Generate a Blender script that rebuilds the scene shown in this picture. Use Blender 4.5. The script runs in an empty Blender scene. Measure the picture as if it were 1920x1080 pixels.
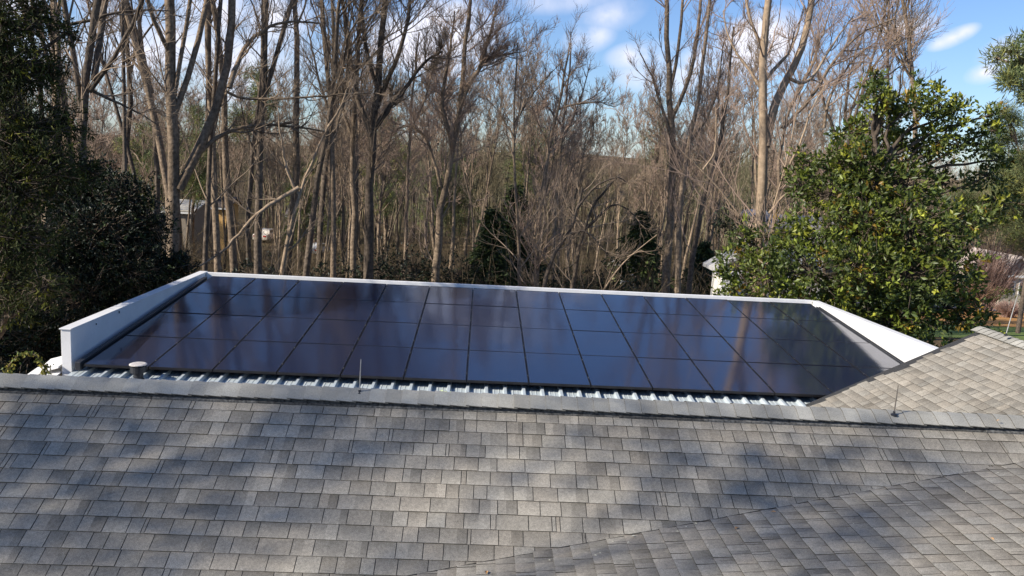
import bpy, bmesh, math, random
import numpy as np
from mathutils import Vector, Matrix
C = bpy.context.scene
COL = C.collection
R = math.radians
random.seed(7)

# ---------------------------------------------------------------- camera, sky, sun, exposure
F = 1565.0                                   # focal length in pixels of a 1920 wide frame
YAW, PITCH, ROLL = R(2.338), R(-8.958), R(3.017)
def cam_axes():
    cy, sy, cp, sp = math.cos(YAW), math.sin(YAW), math.cos(PITCH), math.sin(PITCH)
    f = np.array([sy*cp, cy*cp, sp]); r = np.array([cy, -sy, 0.]); u = np.cross(r, f)
    c, s = math.cos(ROLL), math.sin(ROLL)
    return c*r + s*u, -s*r + c*u, f
CR, CU, CF = cam_axes()
cd = bpy.data.cameras.new('camera'); cam = bpy.data.objects.new('camera', cd); COL.objects.link(cam)
M = Matrix.Identity(4)
for i in range(3):
    M[i][0], M[i][1], M[i][2] = CR[i], CU[i], -CF[i]
cam.matrix_world = M
cd.sensor_width = 36; cd.lens = F/1920*36; cd.clip_start = .1; cd.clip_end = 6000
C.camera = cam
def at(x, y, Y):
    """the point at depth Y (metres ahead) seen at pixel x, y of the photograph"""
    q = CF + CR*(x-960)/F - CU*(y-540)/F
    return q*Y/q[1]

SUN_EL, SUN_AZ = R(32), math.atan2(-.93, -.36)      # azimuth from +Y towards +X
sd = Vector((math.sin(SUN_AZ)*math.cos(SUN_EL), math.cos(SUN_AZ)*math.cos(SUN_EL), math.sin(SUN_EL)))
sl = bpy.data.lights.new('sun', 'SUN'); sl.energy = 5.0; sl.angle = R(.5); sl.color = (1, .93, .83)
so = bpy.data.objects.new('sun', sl); COL.objects.link(so); so.rotation_euler = sd.to_track_quat('Z', 'Y').to_euler()
so.location = (-30, -10, 30)

W = bpy.data.worlds.new('World'); C.world = W; W.use_nodes = True
nt = W.node_tree; N = nt.nodes; L = nt.links; N.clear()
def wn(t, **k):
    n = N.new(t)
    for a, b in k.items(): setattr(n, a, b)
    return n
out = wn('ShaderNodeOutputWorld'); bg = wn('ShaderNodeBackground'); bg.inputs[1].default_value = .09
sky = wn('ShaderNodeTexSky', sky_type='NISHITA', sun_disc=False, sun_elevation=SUN_EL, sun_rotation=SUN_AZ % (2*math.pi), altitude=100, air_density=1.0, dust_density=.4, ozone_density=2.5)
tc = wn('ShaderNodeTexCoord')
def vmath(op, a, b=None):
    n = wn('ShaderNodeVectorMath', operation=op)
    for i, v in enumerate((a, b)):
        if v is None: continue
        if hasattr(v, 'links'): L.new(v, n.inputs[i])
        else: n.inputs[i].default_value = v
    return n
def fmath(op, a, b=None, clamp=False):
    n = wn('ShaderNodeMath', operation=op, use_clamp=clamp)
    for i, v in enumerate((a, b)):
        if v is None: continue
        if hasattr(v, 'links'): L.new(v, n.inputs[i])
        else: n.inputs[i].default_value = v
    return n.outputs[0]
# clouds live on a plane high over the place: direction / (height of direction + .12)
sep = wn('ShaderNodeSeparateXYZ'); L.new(tc.outputs['Generated'], sep.inputs[0])
zz = fmath('ADD', fmath('MAXIMUM', sep.outputs[2], 0), .14)
cmb = wn('ShaderNodeCombineXYZ')
L.new(fmath('DIVIDE', sep.outputs[0], zz), cmb.inputs[0]); L.new(fmath('DIVIDE', sep.outputs[1], zz), cmb.inputs[1])
nz = wn('ShaderNodeTexNoise'); nz.inputs['Scale'].default_value = 1.15; nz.inputs['Detail'].default_value = 8; nz.inputs['Roughness'].default_value = .55
mp = wn('ShaderNodeMapping'); mp.inputs['Location'].default_value = (3.1, 1.7, 0); mp.inputs['Scale'].default_value = (.8, 1.35, 1); mp.inputs['Rotation'].default_value = (0, 0, .5)
L.new(cmb.outputs[0], mp.inputs[0]); L.new(mp.outputs[0], nz.inputs['Vector'])
# more cloud to the left of the view than to the right
bias = fmath('MULTIPLY', sep.outputs[0], -.16)
lowb = fmath('MULTIPLY', fmath('SUBTRACT', .22, sep.outputs[2]), .05)
high = fmath('MULTIPLY', fmath('MULTIPLY', fmath('SUBTRACT', sep.outputs[2], .19), 6., True), -.13)
cv = fmath('ADD', fmath('ADD', fmath('ADD', nz.outputs[0], bias), lowb), high)
ramp = wn('ShaderNodeMapRange'); ramp.interpolation_type = 'SMOOTHSTEP'
ramp.inputs[1].default_value = .60; ramp.inputs[2].default_value = .77; L.new(cv, ramp.inputs[0])
cl = ramp.outputs[0]
def puff(px, py, rx, ry, amt, rot=0.):
    """a small cloud in a fixed direction of the sky, broken up by the same noise"""
    d = Vector(at(px, py, 1.)).normalized()
    e1 = d.cross(Vector((0, 0, 1))).normalized(); e2 = e1.cross(d)
    a = vmath('SUBTRACT', tc.outputs['Generated'], tuple(d)).outputs[0]
    ex = e1*math.cos(rot)+e2*math.sin(rot); ey = e2*math.cos(rot)-e1*math.sin(rot)
    dx = vmath('DOT_PRODUCT', a, tuple(ex/rx)).outputs['Value']; dy = vmath('DOT_PRODUCT', a, tuple(ey/ry)).outputs['Value']
    rr = fmath('SQRT', fmath('ADD', fmath('MULTIPLY', dx, dx), fmath('MULTIPLY', dy, dy)))
    g = fmath('SUBTRACT', 1.0, rr, True)
    return fmath('MULTIPLY', fmath('MULTIPLY', g, amt), fmath('ADD', fmath('MULTIPLY', n2.outputs[0], 2.6), -.75, True), True)
n2 = wn('ShaderNodeTexNoise'); n2.inputs['Scale'].default_value = 17; n2.inputs['Detail'].default_value = 6
L.new(tc.outputs['Generated'], n2.inputs['Vector'])
for a in [(1788, 70, .028, .010, 2.2, .45), (1845, 137, .02, .012, 2., .3), (1905, 95, .04, .02, 1.5, .3), (1425, 85, .06, .04, 3., .4), (1285, 130, .09, .03, 2.4, .1),
          (1140, 30, .05, .022, 1.3, .35), (1055, -4, .09, .02, 1.2, .1), (800, -235, .08, .03, 2.4, .2), (1060, -220, .09, .025, 2., -.2), (930, -330, .12, .025, 1.4, .15), (1105, 70, .035, .02, 1.8, .3), (1210, 105, .05, .02, 2.4, .1), (1700, 50, .04, .015, 2., .1), (820, 70, .10, .05, 3.2, .1), (240, 90, .25, .08, 1.6, 0), (60, 20, .1, .05, 1.6, 0), (420, 20, .12, .05, 1.8, 0), (1330, 330, .35, .03, 1.2, 0)]:
    cl = fmath('MAXIMUM', cl, puff(*a))
mixc = wn('ShaderNodeMix', data_type='RGBA'); L.new(cl, mixc.inputs['Factor'])
tint = wn('ShaderNodeMix', data_type='RGBA', blend_type='MULTIPLY'); tint.inputs['Factor'].default_value = 1
L.new(sky.outputs[0], tint.inputs['A']); tint.inputs['B'].default_value = (.84, .97, 1.24, 1)
L.new(tint.outputs['Result'], mixc.inputs['A'])
mixc.inputs['B'].default_value = (8.0, 8.1, 9.2, 1)
L.new(mixc.outputs['Result'], bg.inputs[0]); L.new(bg.outputs[0], out.inputs[0])
C.view_settings.view_transform = 'Standard'; C.view_settings.look = 'None'; C.view_settings.gamma = 1
C.view_settings.exposure = 0.5
C.cycles.max_bounces = 6; C.cycles.diffuse_bounces = 2; C.cycles.transmission_bounces = 2; C.cycles.transparent_max_bounces = 4
C.cycles.use_denoising = True; C.cycles.sample_clamp_indirect = 3; C.cycles.blur_glossy = 1.; C.cycles.caustics_reflective = False; C.cycles.caustics_refractive = False

# ---------------------------------------------------------------- materials
def mat(name, base, rough=.8, spec=.3, noise=None, attr=False, coat=0, metal=0, bump=0, trans=0, rand=0):
    """noise = (scale, darker colour factor, lighter colour factor[, second scale])"""
    m = bpy.data.materials.new(name); m.use_nodes = True; t = m.node_tree; n = t.nodes; l = t.links
    b = n['Principled BSDF']; b.inputs['Roughness'].default_value = rough; b.inputs['Metallic'].default_value = metal
    b.inputs['Specular IOR Level'].default_value = spec; b.inputs['Coat Weight'].default_value = coat
    col = n.new('ShaderNodeRGB'); col.outputs[0].default_value = (*base, 1); cur = col.outputs[0]
    tcn = n.new('ShaderNodeTexCoord')
    def mul(a, fac):
        x = n.new('ShaderNodeMix'); x.data_type = 'RGBA'; x.blend_type = 'MULTIPLY'; x.inputs['Factor'].default_value = 1
        l.new(a, x.inputs['A']); l.new(fac, x.inputs['B']); return x.outputs['Result']
    for q in (noise or []):
        sc, lo, hi = q
        z = n.new('ShaderNodeTexNoise'); z.inputs['Scale'].default_value = sc; z.inputs['Detail'].default_value = 5
        l.new(tcn.outputs['Object'], z.inputs['Vector'])
        r = n.new('ShaderNodeValToRGB'); r.color_ramp.elements[0].position = .32; r.color_ramp.elements[1].position = .68
        r.color_ramp.elements[0].color = (*[v for v in lo], 1) if hasattr(lo, '__len__') else (lo, lo, lo, 1)
        r.color_ramp.elements[1].color = (*[v for v in hi], 1) if hasattr(hi, '__len__') else (hi, hi, hi, 1)
        l.new(z.outputs[0], r.inputs[0]); cur = mul(cur, r.outputs[0])
    if attr:
        a = n.new('ShaderNodeAttribute'); a.attribute_name = 'tone'; cur = mul(cur, a.outputs['Color'])
    if rand:
        oi = n.new('ShaderNodeObjectInfo'); mr = n.new('ShaderNodeMapRange'); mr.inputs[3].default_value = 1-rand; mr.inputs[4].default_value = 1+rand
        l.new(oi.outputs['Random'], mr.inputs[0]); cur = mul(cur, mr.outputs[0])
    l.new(cur, b.inputs['Base Color'])
    if bump:
        z = n.new('ShaderNodeTexNoise'); z.inputs['Scale'].default_value = bump[0]; z.inputs['Detail'].default_value = 4
        l.new(tcn.outputs['Object'], z.inputs['Vector'])
        bp = n.new('ShaderNodeBump'); bp.inputs['Strength'].default_value = bump[1]; bp.inputs['Distance'].default_value = bump[2]
        l.new(z.outputs[0], bp.inputs['Height']); l.new(bp.outputs[0], b.inputs['Normal'])
    if trans:
        tr = n.new('ShaderNodeBsdfTranslucent'); l.new(cur, tr.inputs[0]); ms = n.new('ShaderNodeMixShader'); ms.inputs[0].default_value = trans
        l.new(b.outputs[0], ms.inputs[1]); l.new(tr.outputs[0], ms.inputs[2]); l.new(ms.outputs[0], n['Material Output'].inputs[0])
    m['_bsdf'] = 1
    return m
SH = mat('asphalt_shingle', (.338, .306, .250), .95, .15, [(260, .5, 1.5), (38, .84, 1.12), (1.1, .86, 1.12)], True, bump=(420, .5, .002))
SHD = mat('shingle_edge', (.05, .05, .05), .95, .1, [(60, .6, 1.3)])
CAP = mat('cap_shingle', (.34, .325, .28), .9, .2, [(240, .6, 1.4), (3, .85, 1.12)], True, bump=(420, .5, .002))
WHITE = mat('white_coping', (.80, .785, .755), .45, .4, [(2.2, .93, 1.03), (30, .97, 1.02)], bump=(3, .15, .01))
METAL = mat('painted_steel', (.47, .52, .53), .38, .5, [(6, .9, 1.05), (50, .93, 1.03)])
BLACK = mat('black_frame', (.012, .012, .014), .4, .5)
RUB = mat('black_trim', (.02, .022, .027), .5, .5)
GALV = mat('galvanised', (.55, .53, .48), .4, .5, [(30, .8, 1.1)], metal=.6)
WALL = mat('house_wall', (.55, .52, .47), .8, .3, [(3, .9, 1.05)])
# solar glass: dark cells with thin lines, faintly uneven glass
SG = bpy.data.materials.new('solar_glass'); SG.use_nodes = True
t = SG.node_tree; n = t.nodes; l = t.links; b = n['Principled BSDF']
b.inputs['Roughness'].default_value = .13; b.inputs['IOR'].default_value = 1.6; b.inputs['Specular IOR Level'].default_value = .95
uv = n.new('ShaderNodeUVMap'); sp = n.new('ShaderNodeSeparateXYZ'); l.new(uv.outputs[0], sp.inputs[0])
def nm(op, a, b_=None):
    x = n.new('ShaderNodeMath'); x.operation = op
    for i, v in enumerate((a, b_)):
        if v is None: continue
        if hasattr(v, 'links'): l.new(v, x.inputs[i])
        else: x.inputs[i].default_value = v
    return x.outputs[0]
def lines(src, cnt, w):
    fr = nm('FRACT', nm('MULTIPLY', src, cnt)); return nm('LESS_THAN', nm('ABSOLUTE', nm('SUBTRACT', fr, .5)), w)
fine = lines(sp.outputs[0], 30, .09); cellx = lines(nm('ADD', sp.outputs[0], 1/12), 6, .012); celly = lines(nm('ADD', sp.outputs[1], 1/20), 10, .01)
fac = nm('MAXIMUM', nm('MULTIPLY', fine, .28), nm('MULTIPLY', nm('MAXIMUM', cellx, celly), .14))
mx = n.new('ShaderNodeMix'); mx.data_type = 'RGBA'; l.new(fac, mx.inputs['Factor']); mx.inputs['A'].default_value = (.009, .015, .040, 1); mx.inputs['B'].default_value = (.07, .08, .13, 1)
l.new(mx.outputs['Result'], b.inputs['Base Color'])
tcn = n.new('ShaderNodeTexCoord'); z = n.new('ShaderNodeTexNoise'); z.inputs['Scale'].default_value = 1.6; z.inputs['Detail'].default_value = 3
l.new(tcn.outputs['Object'], z.inputs['Vector']); bp = n.new('ShaderNodeBump'); bp.inputs['Strength'].default_value = .12; bp.inputs['Distance'].default_value = .02
l.new(z.outputs[0], bp.inputs['Height']); l.new(bp.outputs[0], b.inputs['Normal'])
zr = n.new('ShaderNodeTexNoise'); zr.inputs['Scale'].default_value = .9; zr.inputs['Detail'].default_value = 4; l.new(tcn.outputs['Object'], zr.inputs['Vector'])
mr = n.new('ShaderNodeMapRange'); mr.inputs[3].default_value = .06; mr.inputs[4].default_value = .15; l.new(zr.outputs[0], mr.inputs[0]); l.new(mr.outputs[0], b.inputs['Roughness'])

BARK = mat('bark_grey_brown', (.225, .168, .115), .9, .15, [(9, .55, 1.35), (1.1, .75, 1.25)], bump=(14, .8, .03), rand=.22)
BARKP = mat('bark_beige', (.34, .25, .165), .85, .2, [(9, .75, 1.2), (1.5, .8, 1.15)], bump=(16, .5, .02))
BARKD = mat('bark_dark', (.125, .097, .072), .9, .15, [(9, .6, 1.4), (1.5, .75, 1.25)], bump=(14, .8, .03), rand=.2)
TWIG = mat('twig_brown', (.27, .205, .145), .9, .1, [(.6, .8, 1.2)], rand=.2)
TWIGP = mat('twig_rosy', (.33, .24, .18), .9, .1, [(.6, .85, 1.2)], rand=.12)
MAG = mat('magnolia_leaf', (.108, .136, .033), .42, .4, None, True, trans=.32)
HOLLY = mat('holly_leaf', (.016, .025, .012), .5, .3, None, True, trans=.1)
CONI = mat('conifer_needle', (.055, .075, .032), .7, .2, None, True, trans=.15)
HEM = mat('hemlock_needle', (.055, .065, .018), .7, .2, None, True, trans=.2)
PINE = mat('pine_needle', (.17, .195, .085), .7, .2, None, True, trans=.2)
VINE = mat('vine_leaf', (.30, .28, .06), .6, .3, None, True, trans=.3)

# ---------------------------------------------------------------- helpers
def tag(o, label=None, cat=None, group=None, kind=None):
    if label: o['label'] = label
    if cat: o['category'] = cat
    if group: o['group'] = group
    if kind: o['kind'] = kind
    return o
def empty(name, loc, label, cat, group=None):
    o = bpy.data.objects.new(name, None); COL.objects.link(o); o.location = loc; o.empty_display_size = .2
    return tag(o, label, cat, group)
def link(name, me, parent=None, loc=None):
    o = bpy.data.objects.new(name, me); COL.objects.link(o)
    if loc is not None: o.location = loc
    if parent: o.parent = parent
    return o
def mesh(name, V, Fc, m, tone=None, smooth=False, uv=None):
    me = bpy.data.meshes.new(name); V = np.asarray(V, dtype=np.float32)
    if isinstance(Fc, np.ndarray):
        k = Fc.shape[1]; me.vertices.add(len(V)); me.vertices.foreach_set('co', V.ravel())
        me.loops.add(Fc.size); me.loops.foreach_set('vertex_index', Fc.ravel().astype(np.int32))
        me.polygons.add(len(Fc)); me.polygons.foreach_set('loop_start', np.arange(0, Fc.size, k, dtype=np.int32))
        me.update(calc_edges=True)
    else:
        me.from_pydata([tuple(map(float, v)) for v in V], [], Fc)
    for mm in (m if isinstance(m, (list, tuple)) else [m]): me.materials.append(mm)
    if tone is not None:
        a = me.color_attributes.new('tone', 'FLOAT_COLOR', 'POINT'); tone = np.asarray(tone, dtype=np.float32)
        if tone.ndim == 1: tone = np.repeat(tone[:, None], 3, 1)
        a.data.foreach_set('color', np.ascontiguousarray(np.concatenate([tone, np.ones((len(tone), 1), np.float32)], 1), dtype=np.float32).ravel())
    if smooth: me.polygons.foreach_set('use_smooth', np.ones(len(me.polygons), bool))
    return me
def mulc(c, f): return np.asarray(c, float)*f
class MB:
    """collects quads and boxes into one mesh, relative to an origin"""
    def __init__(s, o=(0, 0, 0)): s.v = []; s.f = []; s.t = []; s.o = np.array(o, float)
    def quad(s, a, b, c, d, t=1.):
        i = len(s.v); s.v += [np.asarray(p, float)-s.o for p in (a, b, c, d)]; s.f.append((i, i+1, i+2, i+3))
        s.t += list(t) if isinstance(t, list) else [t]*4
    def box(s, x0, x1, y0, y1, z0, z1, t=1., sh=0.):
        """sh = rise of z per metre of y"""
        P = [np.array([x, y, z+sh*(y-y0)])-s.o for z in (z0, z1) for y in (y0, y1) for x in (x0, x1)]
        i = len(s.v); s.v += P; s.t += [t]*8
        s.f += [(i+a, i+b, i+c, i+d) for a, b, c, d in ((0, 2, 3, 1), (4, 5, 7, 6), (0, 1, 5, 4), (2, 6, 7, 3), (0, 4, 6, 2), (1, 3, 7, 5))]
    def obox(s, o, u, v, w, t=1.):
        o, u, v, w = (np.asarray(q, float) for q in (o, u, v, w)); i = len(s.v)
        s.v += [o+a*u+b*v+c*w-s.o for c in (0, 1) for b in (0, 1) for a in (0, 1)]; s.t += [t]*8
        s.f += [(i+a, i+b, i+c, i+d) for a, b, c, d in ((0, 2, 3, 1), (4, 5, 7, 6), (0, 1, 5, 4), (2, 6, 7, 3), (0, 4, 6, 2), (1, 3, 7, 5))]
    def lathe(s, c, prof, n=20, t=1.):
        c = np.asarray(c, float); i = len(s.v)
        for r_, z_ in prof:
            for k in range(n):
                a = 2*math.pi*k/n; s.v.append(c+np.array([r_*math.cos(a), r_*math.sin(a), z_])-s.o); s.t.append(t)
        for j in range(len(prof)-1):
            for k in range(n):
                k2 = (k+1) % n; s.f.append((i+j*n+k, i+j*n+k2, i+(j+1)*n+k2, i+(j+1)*n+k))
        s.f.append(tuple(i+(len(prof)-1)*n+k for k in range(n))); s.f.append(tuple(i+k for k in reversed(range(n))))
    def build(s, name, m, parent=None, bevel=0, smooth=False):
        me = mesh(name, s.v, s.f, m, [np.ones(3)*q for q in s.t], smooth); o = link(name, me, parent)
        if bevel:
            md = o.modifiers.new('b', 'BEVEL'); md.width = bevel; md.segments = 2; md.limit_method = 'ANGLE'
        return o

# batch geometry: many tapering tubes at once
def unit(a): return a/np.maximum(np.linalg.norm(a, axis=-1, keepdims=True), 1e-9)
class Tubes:
    def __init__(s): s.V = []; s.Fa = []; s.n = 0
    def add(s, P, Rd, k):
        """P (n, K, 3), Rd (n, K), k sides"""
        if len(P) == 0: return
        n_, K = P.shape[:2]
        T = np.empty_like(P); T[:, 1:-1] = P[:, 2:]-P[:, :-2]; T[:, 0] = P[:, 1]-P[:, 0]; T[:, -1] = P[:, -1]-P[:, -2]; T = unit(T)
        ref = np.where(np.abs(T[:, :1, 2:3]) > .8, np.array([[[1., 0, 0]]]), np.array([[[0, 0, 1.]]]))
        U = unit(np.cross(np.broadcast_to(ref, T.shape), T)); Vv = np.cross(T, U)
        a = np.arange(k)*2*math.pi/k
        ring = P[:, :, None]+Rd[:, :, None, None]*(U[:, :, None]*np.cos(a)[None, None, :, None]+Vv[:, :, None]*np.sin(a)[None, None, :, None])
        s.V.append(ring.reshape(-1, 3))
        base = s.n+(np.arange(n_)*K*k)[:, None, None]+(np.arange(K-1)*k)[None, :, None]
        i = np.arange(k)[None, None, :]; j = (np.arange(k)+1) % k; j = j[None, None, :]
        s.Fa.append(np.stack([base+i, base+j, base+k+j, base+k+i], -1).reshape(-1, 4)); s.n += n_*K*k
    def mesh(s, name, m, smooth=True): return mesh(name, np.concatenate(s.V), np.concatenate(s.Fa), m, None, smooth)
rg = np.random.default_rng(11)
def sprout(P, D, Ln, Rd, K, wig, up, rend=.25):
    """grow n crooked branches; returns points (n, K, 3) and radii"""
    n_ = len(P); pts = np.empty((n_, K, 3)); pts[:, 0] = P; d = unit(D)
    st = (Ln/(K-1))[:, None]
    for k in range(1, K):
        d = unit(d+rg.normal(0, wig, (n_, 3))+np.array([0, 0, up])); pts[:, k] = pts[:, k-1]+d*st
    return pts, Rd[:, None]*np.linspace(1, rend, K)[None, :]
def kids(P, Rd, m_, t0, t1, ang, lf, rf, Lp, updir=.0, rmin=.0):
    """m_ children on each parent between t0 and t1: start, direction, length, radius"""
    n_, K = P.shape[:2]
    t_ = (rg.random((n_, m_))*(t1-t0)+t0)*(K-1)*.9999; i = t_.astype(int); fr = (t_-i)[..., None]
    idx = np.arange(n_)[:, None]
    a = P[idx, i]; b_ = P[idx, np.minimum(i+1, K-1)]; s0 = a*(1-fr)+b_*fr; T = unit(b_-a+1e-6)
    rr = Rd[idx, i]
    side = unit(np.cross(T, rg.normal(0, 1, T.shape))); an = np.radians(ang)*(.7+.6*rg.random((n_, m_, 1)))
    D = T*np.cos(an)+side*np.sin(an)+np.array([0, 0, updir])
    Ln = np.asarray(Lp)[:, None]*lf*(.55+.7*rg.random((n_, m_)))*(1.15-.55*(t_/(K-1)))
    return s0.reshape(-1, 3), D.reshape(-1, 3), Ln.ravel(), np.maximum(rr*rf, rmin).ravel()
def crown(limbs, twr, dens=1., scale=1., upw=.06, lens=None, rmax=.06):
    """secondary, tertiary and fine twigs on given limbs [(pts (K,3), radii (K,))]"""
    tb = Tubes(); K = 12
    P = np.stack([resample(p, K) for p, r_ in limbs]); Rd = np.stack([np.interp(np.linspace(0, 1, K), np.linspace(0, 1, len(r_)), r_) for p, r_ in limbs])
    Ln = np.linalg.norm(np.diff(P, axis=1), axis=2).sum(1)
    a = kids(P, np.minimum(Rd, rmax), int(13*dens), .18, 1., 46, .40, .55, np.minimum(Ln, 9*scale), .12, twr*2.2)
    kp = rg.random(len(a[0])) < np.repeat(np.clip(Ln/(5.*scale), .22, 1), len(a[0])//len(Ln)); a = [q[kp] for q in a]; a[2] = np.maximum(a[2], 1.1*scale*rg.random(len(a[2]))+.5)
    p1, r1 = sprout(a[0], a[1], a[2], a[3], 8, .15, upw+.03); tb.add(p1, r1, 4)
    b_ = kids(p1, r1, int(8*dens**.5), .12, 1., 33, .5, .62, a[2], .1, twr*1.3)
    p2, r2 = sprout(b_[0], b_[1], b_[2], b_[3], 6, .12, upw+.03); tb.add(p2, r2, 3)
    c_ = kids(p2, r2, 5, .1, 1., 32, .6, .6, b_[2], .1, twr)
    p3, r3 = sprout(c_[0], c_[1], np.maximum(c_[2], .35*scale), np.full(len(c_[0]), twr), 4, .12, upw+.03, .6); tb.add(p3, r3, 3)
    return tb
def resample(p, K):
    p = np.asarray(p, float); s_ = np.concatenate([[0], np.cumsum(np.linalg.norm(np.diff(p, axis=0), axis=1))]); q = np.linspace(0, s_[-1], K)
    return np.stack([np.interp(q, s_, p[:, i]) for i in range(3)], 1)
def smooth_path(p, K, wob):
    q = resample(p, K); k = np.array([.25, .5, .25])
    for _ in range(2):
        q[1:-1] = q[:-2]*.25+q[1:-1]*.5+q[2:]*.25
    q[1:-1] += rg.normal(0, wob, (K-2, 3)); return q

def ground_z(x, y):
    x = np.asarray(x, float); y = np.asarray(y, float)
    s = np.clip((y-26)/72, 0, 1); s = s*s*(3-2*s)*.6+s*.4
    z = -7.3-5.7*s+0*x
    z = z+.25*np.sin(x*.11+1)*np.sin(y*.09)*np.clip((y-30)/20, 0, 1)
    h = np.clip((y-350)/900, 0, 1); z = z+h*h*(13+6*np.sin(x*.0035+.8)+3*np.sin(x*.011))
    return z

# ---------------------------------------------------------------- the house: shingle slopes
HR, YR, MA, XV, MBS, MC = 2.182, 7.303, .539, 6.86, .12, .498
house = empty('house', (0, 10, -7.3), 'grey shingled house with a metal rear roof and white parapets, in the foreground', 'house')
def hb(): return MB((0, 10, -7.3))
def shingles(mb, O, u, v, ucount, d0, ex, u0, u1, wmul=1., gap=.0055, split=.55):
    """O ridge point, u along the course, v down the slope; courses butt at d0+k*ex"""
    O = np.array(O); u = np.array(u); v = np.array(v); nrm = np.cross(u, v); nrm = nrm*np.sign(nrm[2])
    for k in range(ucount):
        d1 = d0+k*ex; da = d1-ex-.02; x = u0-random.random()*.3; drift = random.uniform(-.002, .002)
        ct = random.uniform(.96, 1.04)
        while x < u1:
            w = random.choice([.13, .16, .18, .20, .20, .21, .23, .25, .29])*wmul*random.uniform(.92, 1.08)
            if random.random() < .09: w = random.uniform(.025, .05)
            hi = .0065+random.choice([0, .0035])+random.uniform(0, .001); lo = .0015
            e = d1+drift+random.uniform(-.0015, .0015)
            tt = random.choice([.88, .94, .98, 1., 1.03, 1.07])*ct*random.uniform(.97, 1.03)
            wm = random.uniform(-.02, .02); col = np.array([1+wm, 1, 1-wm])*tt
            segs = [(x, x+w-gap, 1.)]
            if w > .13 and random.random() < split:
                q = x+w*random.uniform(.3, .7); segs = [(x, q, 1.), (q, x+w-gap, random.choice([.78, .84, .9, 1.1]))]
            for (a, b_, m_) in segs:
                P = lambda uu, dd, hh: O+u*uu+v*dd+nrm*hh
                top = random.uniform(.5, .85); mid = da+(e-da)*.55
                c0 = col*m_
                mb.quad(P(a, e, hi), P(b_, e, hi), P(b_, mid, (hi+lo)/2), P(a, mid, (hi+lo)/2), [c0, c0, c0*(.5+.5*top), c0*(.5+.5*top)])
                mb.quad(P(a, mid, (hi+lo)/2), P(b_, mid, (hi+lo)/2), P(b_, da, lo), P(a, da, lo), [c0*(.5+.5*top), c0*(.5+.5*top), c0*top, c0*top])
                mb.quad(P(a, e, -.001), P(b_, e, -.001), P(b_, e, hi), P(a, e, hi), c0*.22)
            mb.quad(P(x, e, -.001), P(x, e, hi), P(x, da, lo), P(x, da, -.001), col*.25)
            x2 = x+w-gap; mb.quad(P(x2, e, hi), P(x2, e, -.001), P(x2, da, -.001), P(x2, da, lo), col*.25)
            x += w
def tfix(mb): mb.t = [np.full(3, q) if np.isscalar(q) else q for q in mb.t]
def clip(o, co, no):
    """cut a house part with a plane, dropping what is on the side no points to"""
    bm = bmesh.new(); bm.from_mesh(o.data)
    co = Vector(co)-Vector((0, 10, -7.3))
    bmesh.ops.bisect_plane(bm, geom=bm.verts[:]+bm.edges[:]+bm.faces[:], plane_co=co, plane_no=Vector(no), clear_outer=True)
    bm.to_mesh(o.data); bm.free()
cA = 1/math.hypot(1, MA); vA = (0, -cA, -MA*cA)
valley_dir = np.array([-MA/MBS, -1, 0.]); valley_dir /= np.linalg.norm(valley_dir); vn = (-valley_dir[1], valley_dir[0], 0)  # horizontal normal of the valley
vn = np.array(vn); vn = vn*np.sign(-vn[1])        # points towards the viewer side
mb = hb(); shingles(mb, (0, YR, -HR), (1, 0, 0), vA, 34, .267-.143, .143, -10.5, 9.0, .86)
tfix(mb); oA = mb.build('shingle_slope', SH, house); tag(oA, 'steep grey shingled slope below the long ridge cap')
clip(oA, (XV, YR, 0), vn)
mb = hb(); P = lambda d, x: (x, YR-d*cA, -HR-d*MA*cA-.002); mb.quad(P(0, -10.5), P(0, 9), P(5.2, 9), P(5.2, -10.5)); o_ = mb.build('underlay', SHD, oA); clip(o_, (XV, YR, 0), vn); o_.location = (0, 0, 0)
# cut edge of the upper slope along the valley
mb = hb(); a0 = np.array([XV, YR, -HR]); vd3 = np.array([-MA/MBS, -1, -MA]); 
segn = 70
for k in range(segn):
    p0 = a0+vd3*(5.0*k/segn); p1 = a0+vd3*(5.0*(k+1)/segn); h0 = .009+random.uniform(-.003, .003)
    mb.quad(p0+vn*.001+[0, 0, -.03], p1+vn*.001+[0, 0, -.03], p1+vn*.001+[0, 0, h0], p0+vn*.001+[0, 0, h0], .8)
tfix(mb); mb.build('valley_edge', SHD, oA)
cB = 1/math.hypot(1, MBS)
mb = hb(); xb = 9.5
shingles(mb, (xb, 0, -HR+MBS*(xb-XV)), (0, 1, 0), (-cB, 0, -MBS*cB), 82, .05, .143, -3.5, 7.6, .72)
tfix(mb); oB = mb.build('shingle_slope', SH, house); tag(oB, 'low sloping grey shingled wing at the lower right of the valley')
clip(oB, (XV-vn[0]*.03, YR-vn[1]*.03, 0), -vn)
mb = hb(); q = lambda x, y: (x, y, -HR+MBS*(x-XV)-.002); mb.quad(q(-2.5, -3.5), q(xb, -3.5), q(xb, 7.6), q(-2.5, 7.6)); o_ = mb.build('underlay', SHD, oB); clip(o_, (XV-vn[0]*.03, YR-vn[1]*.03, 0), -vn)
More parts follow.
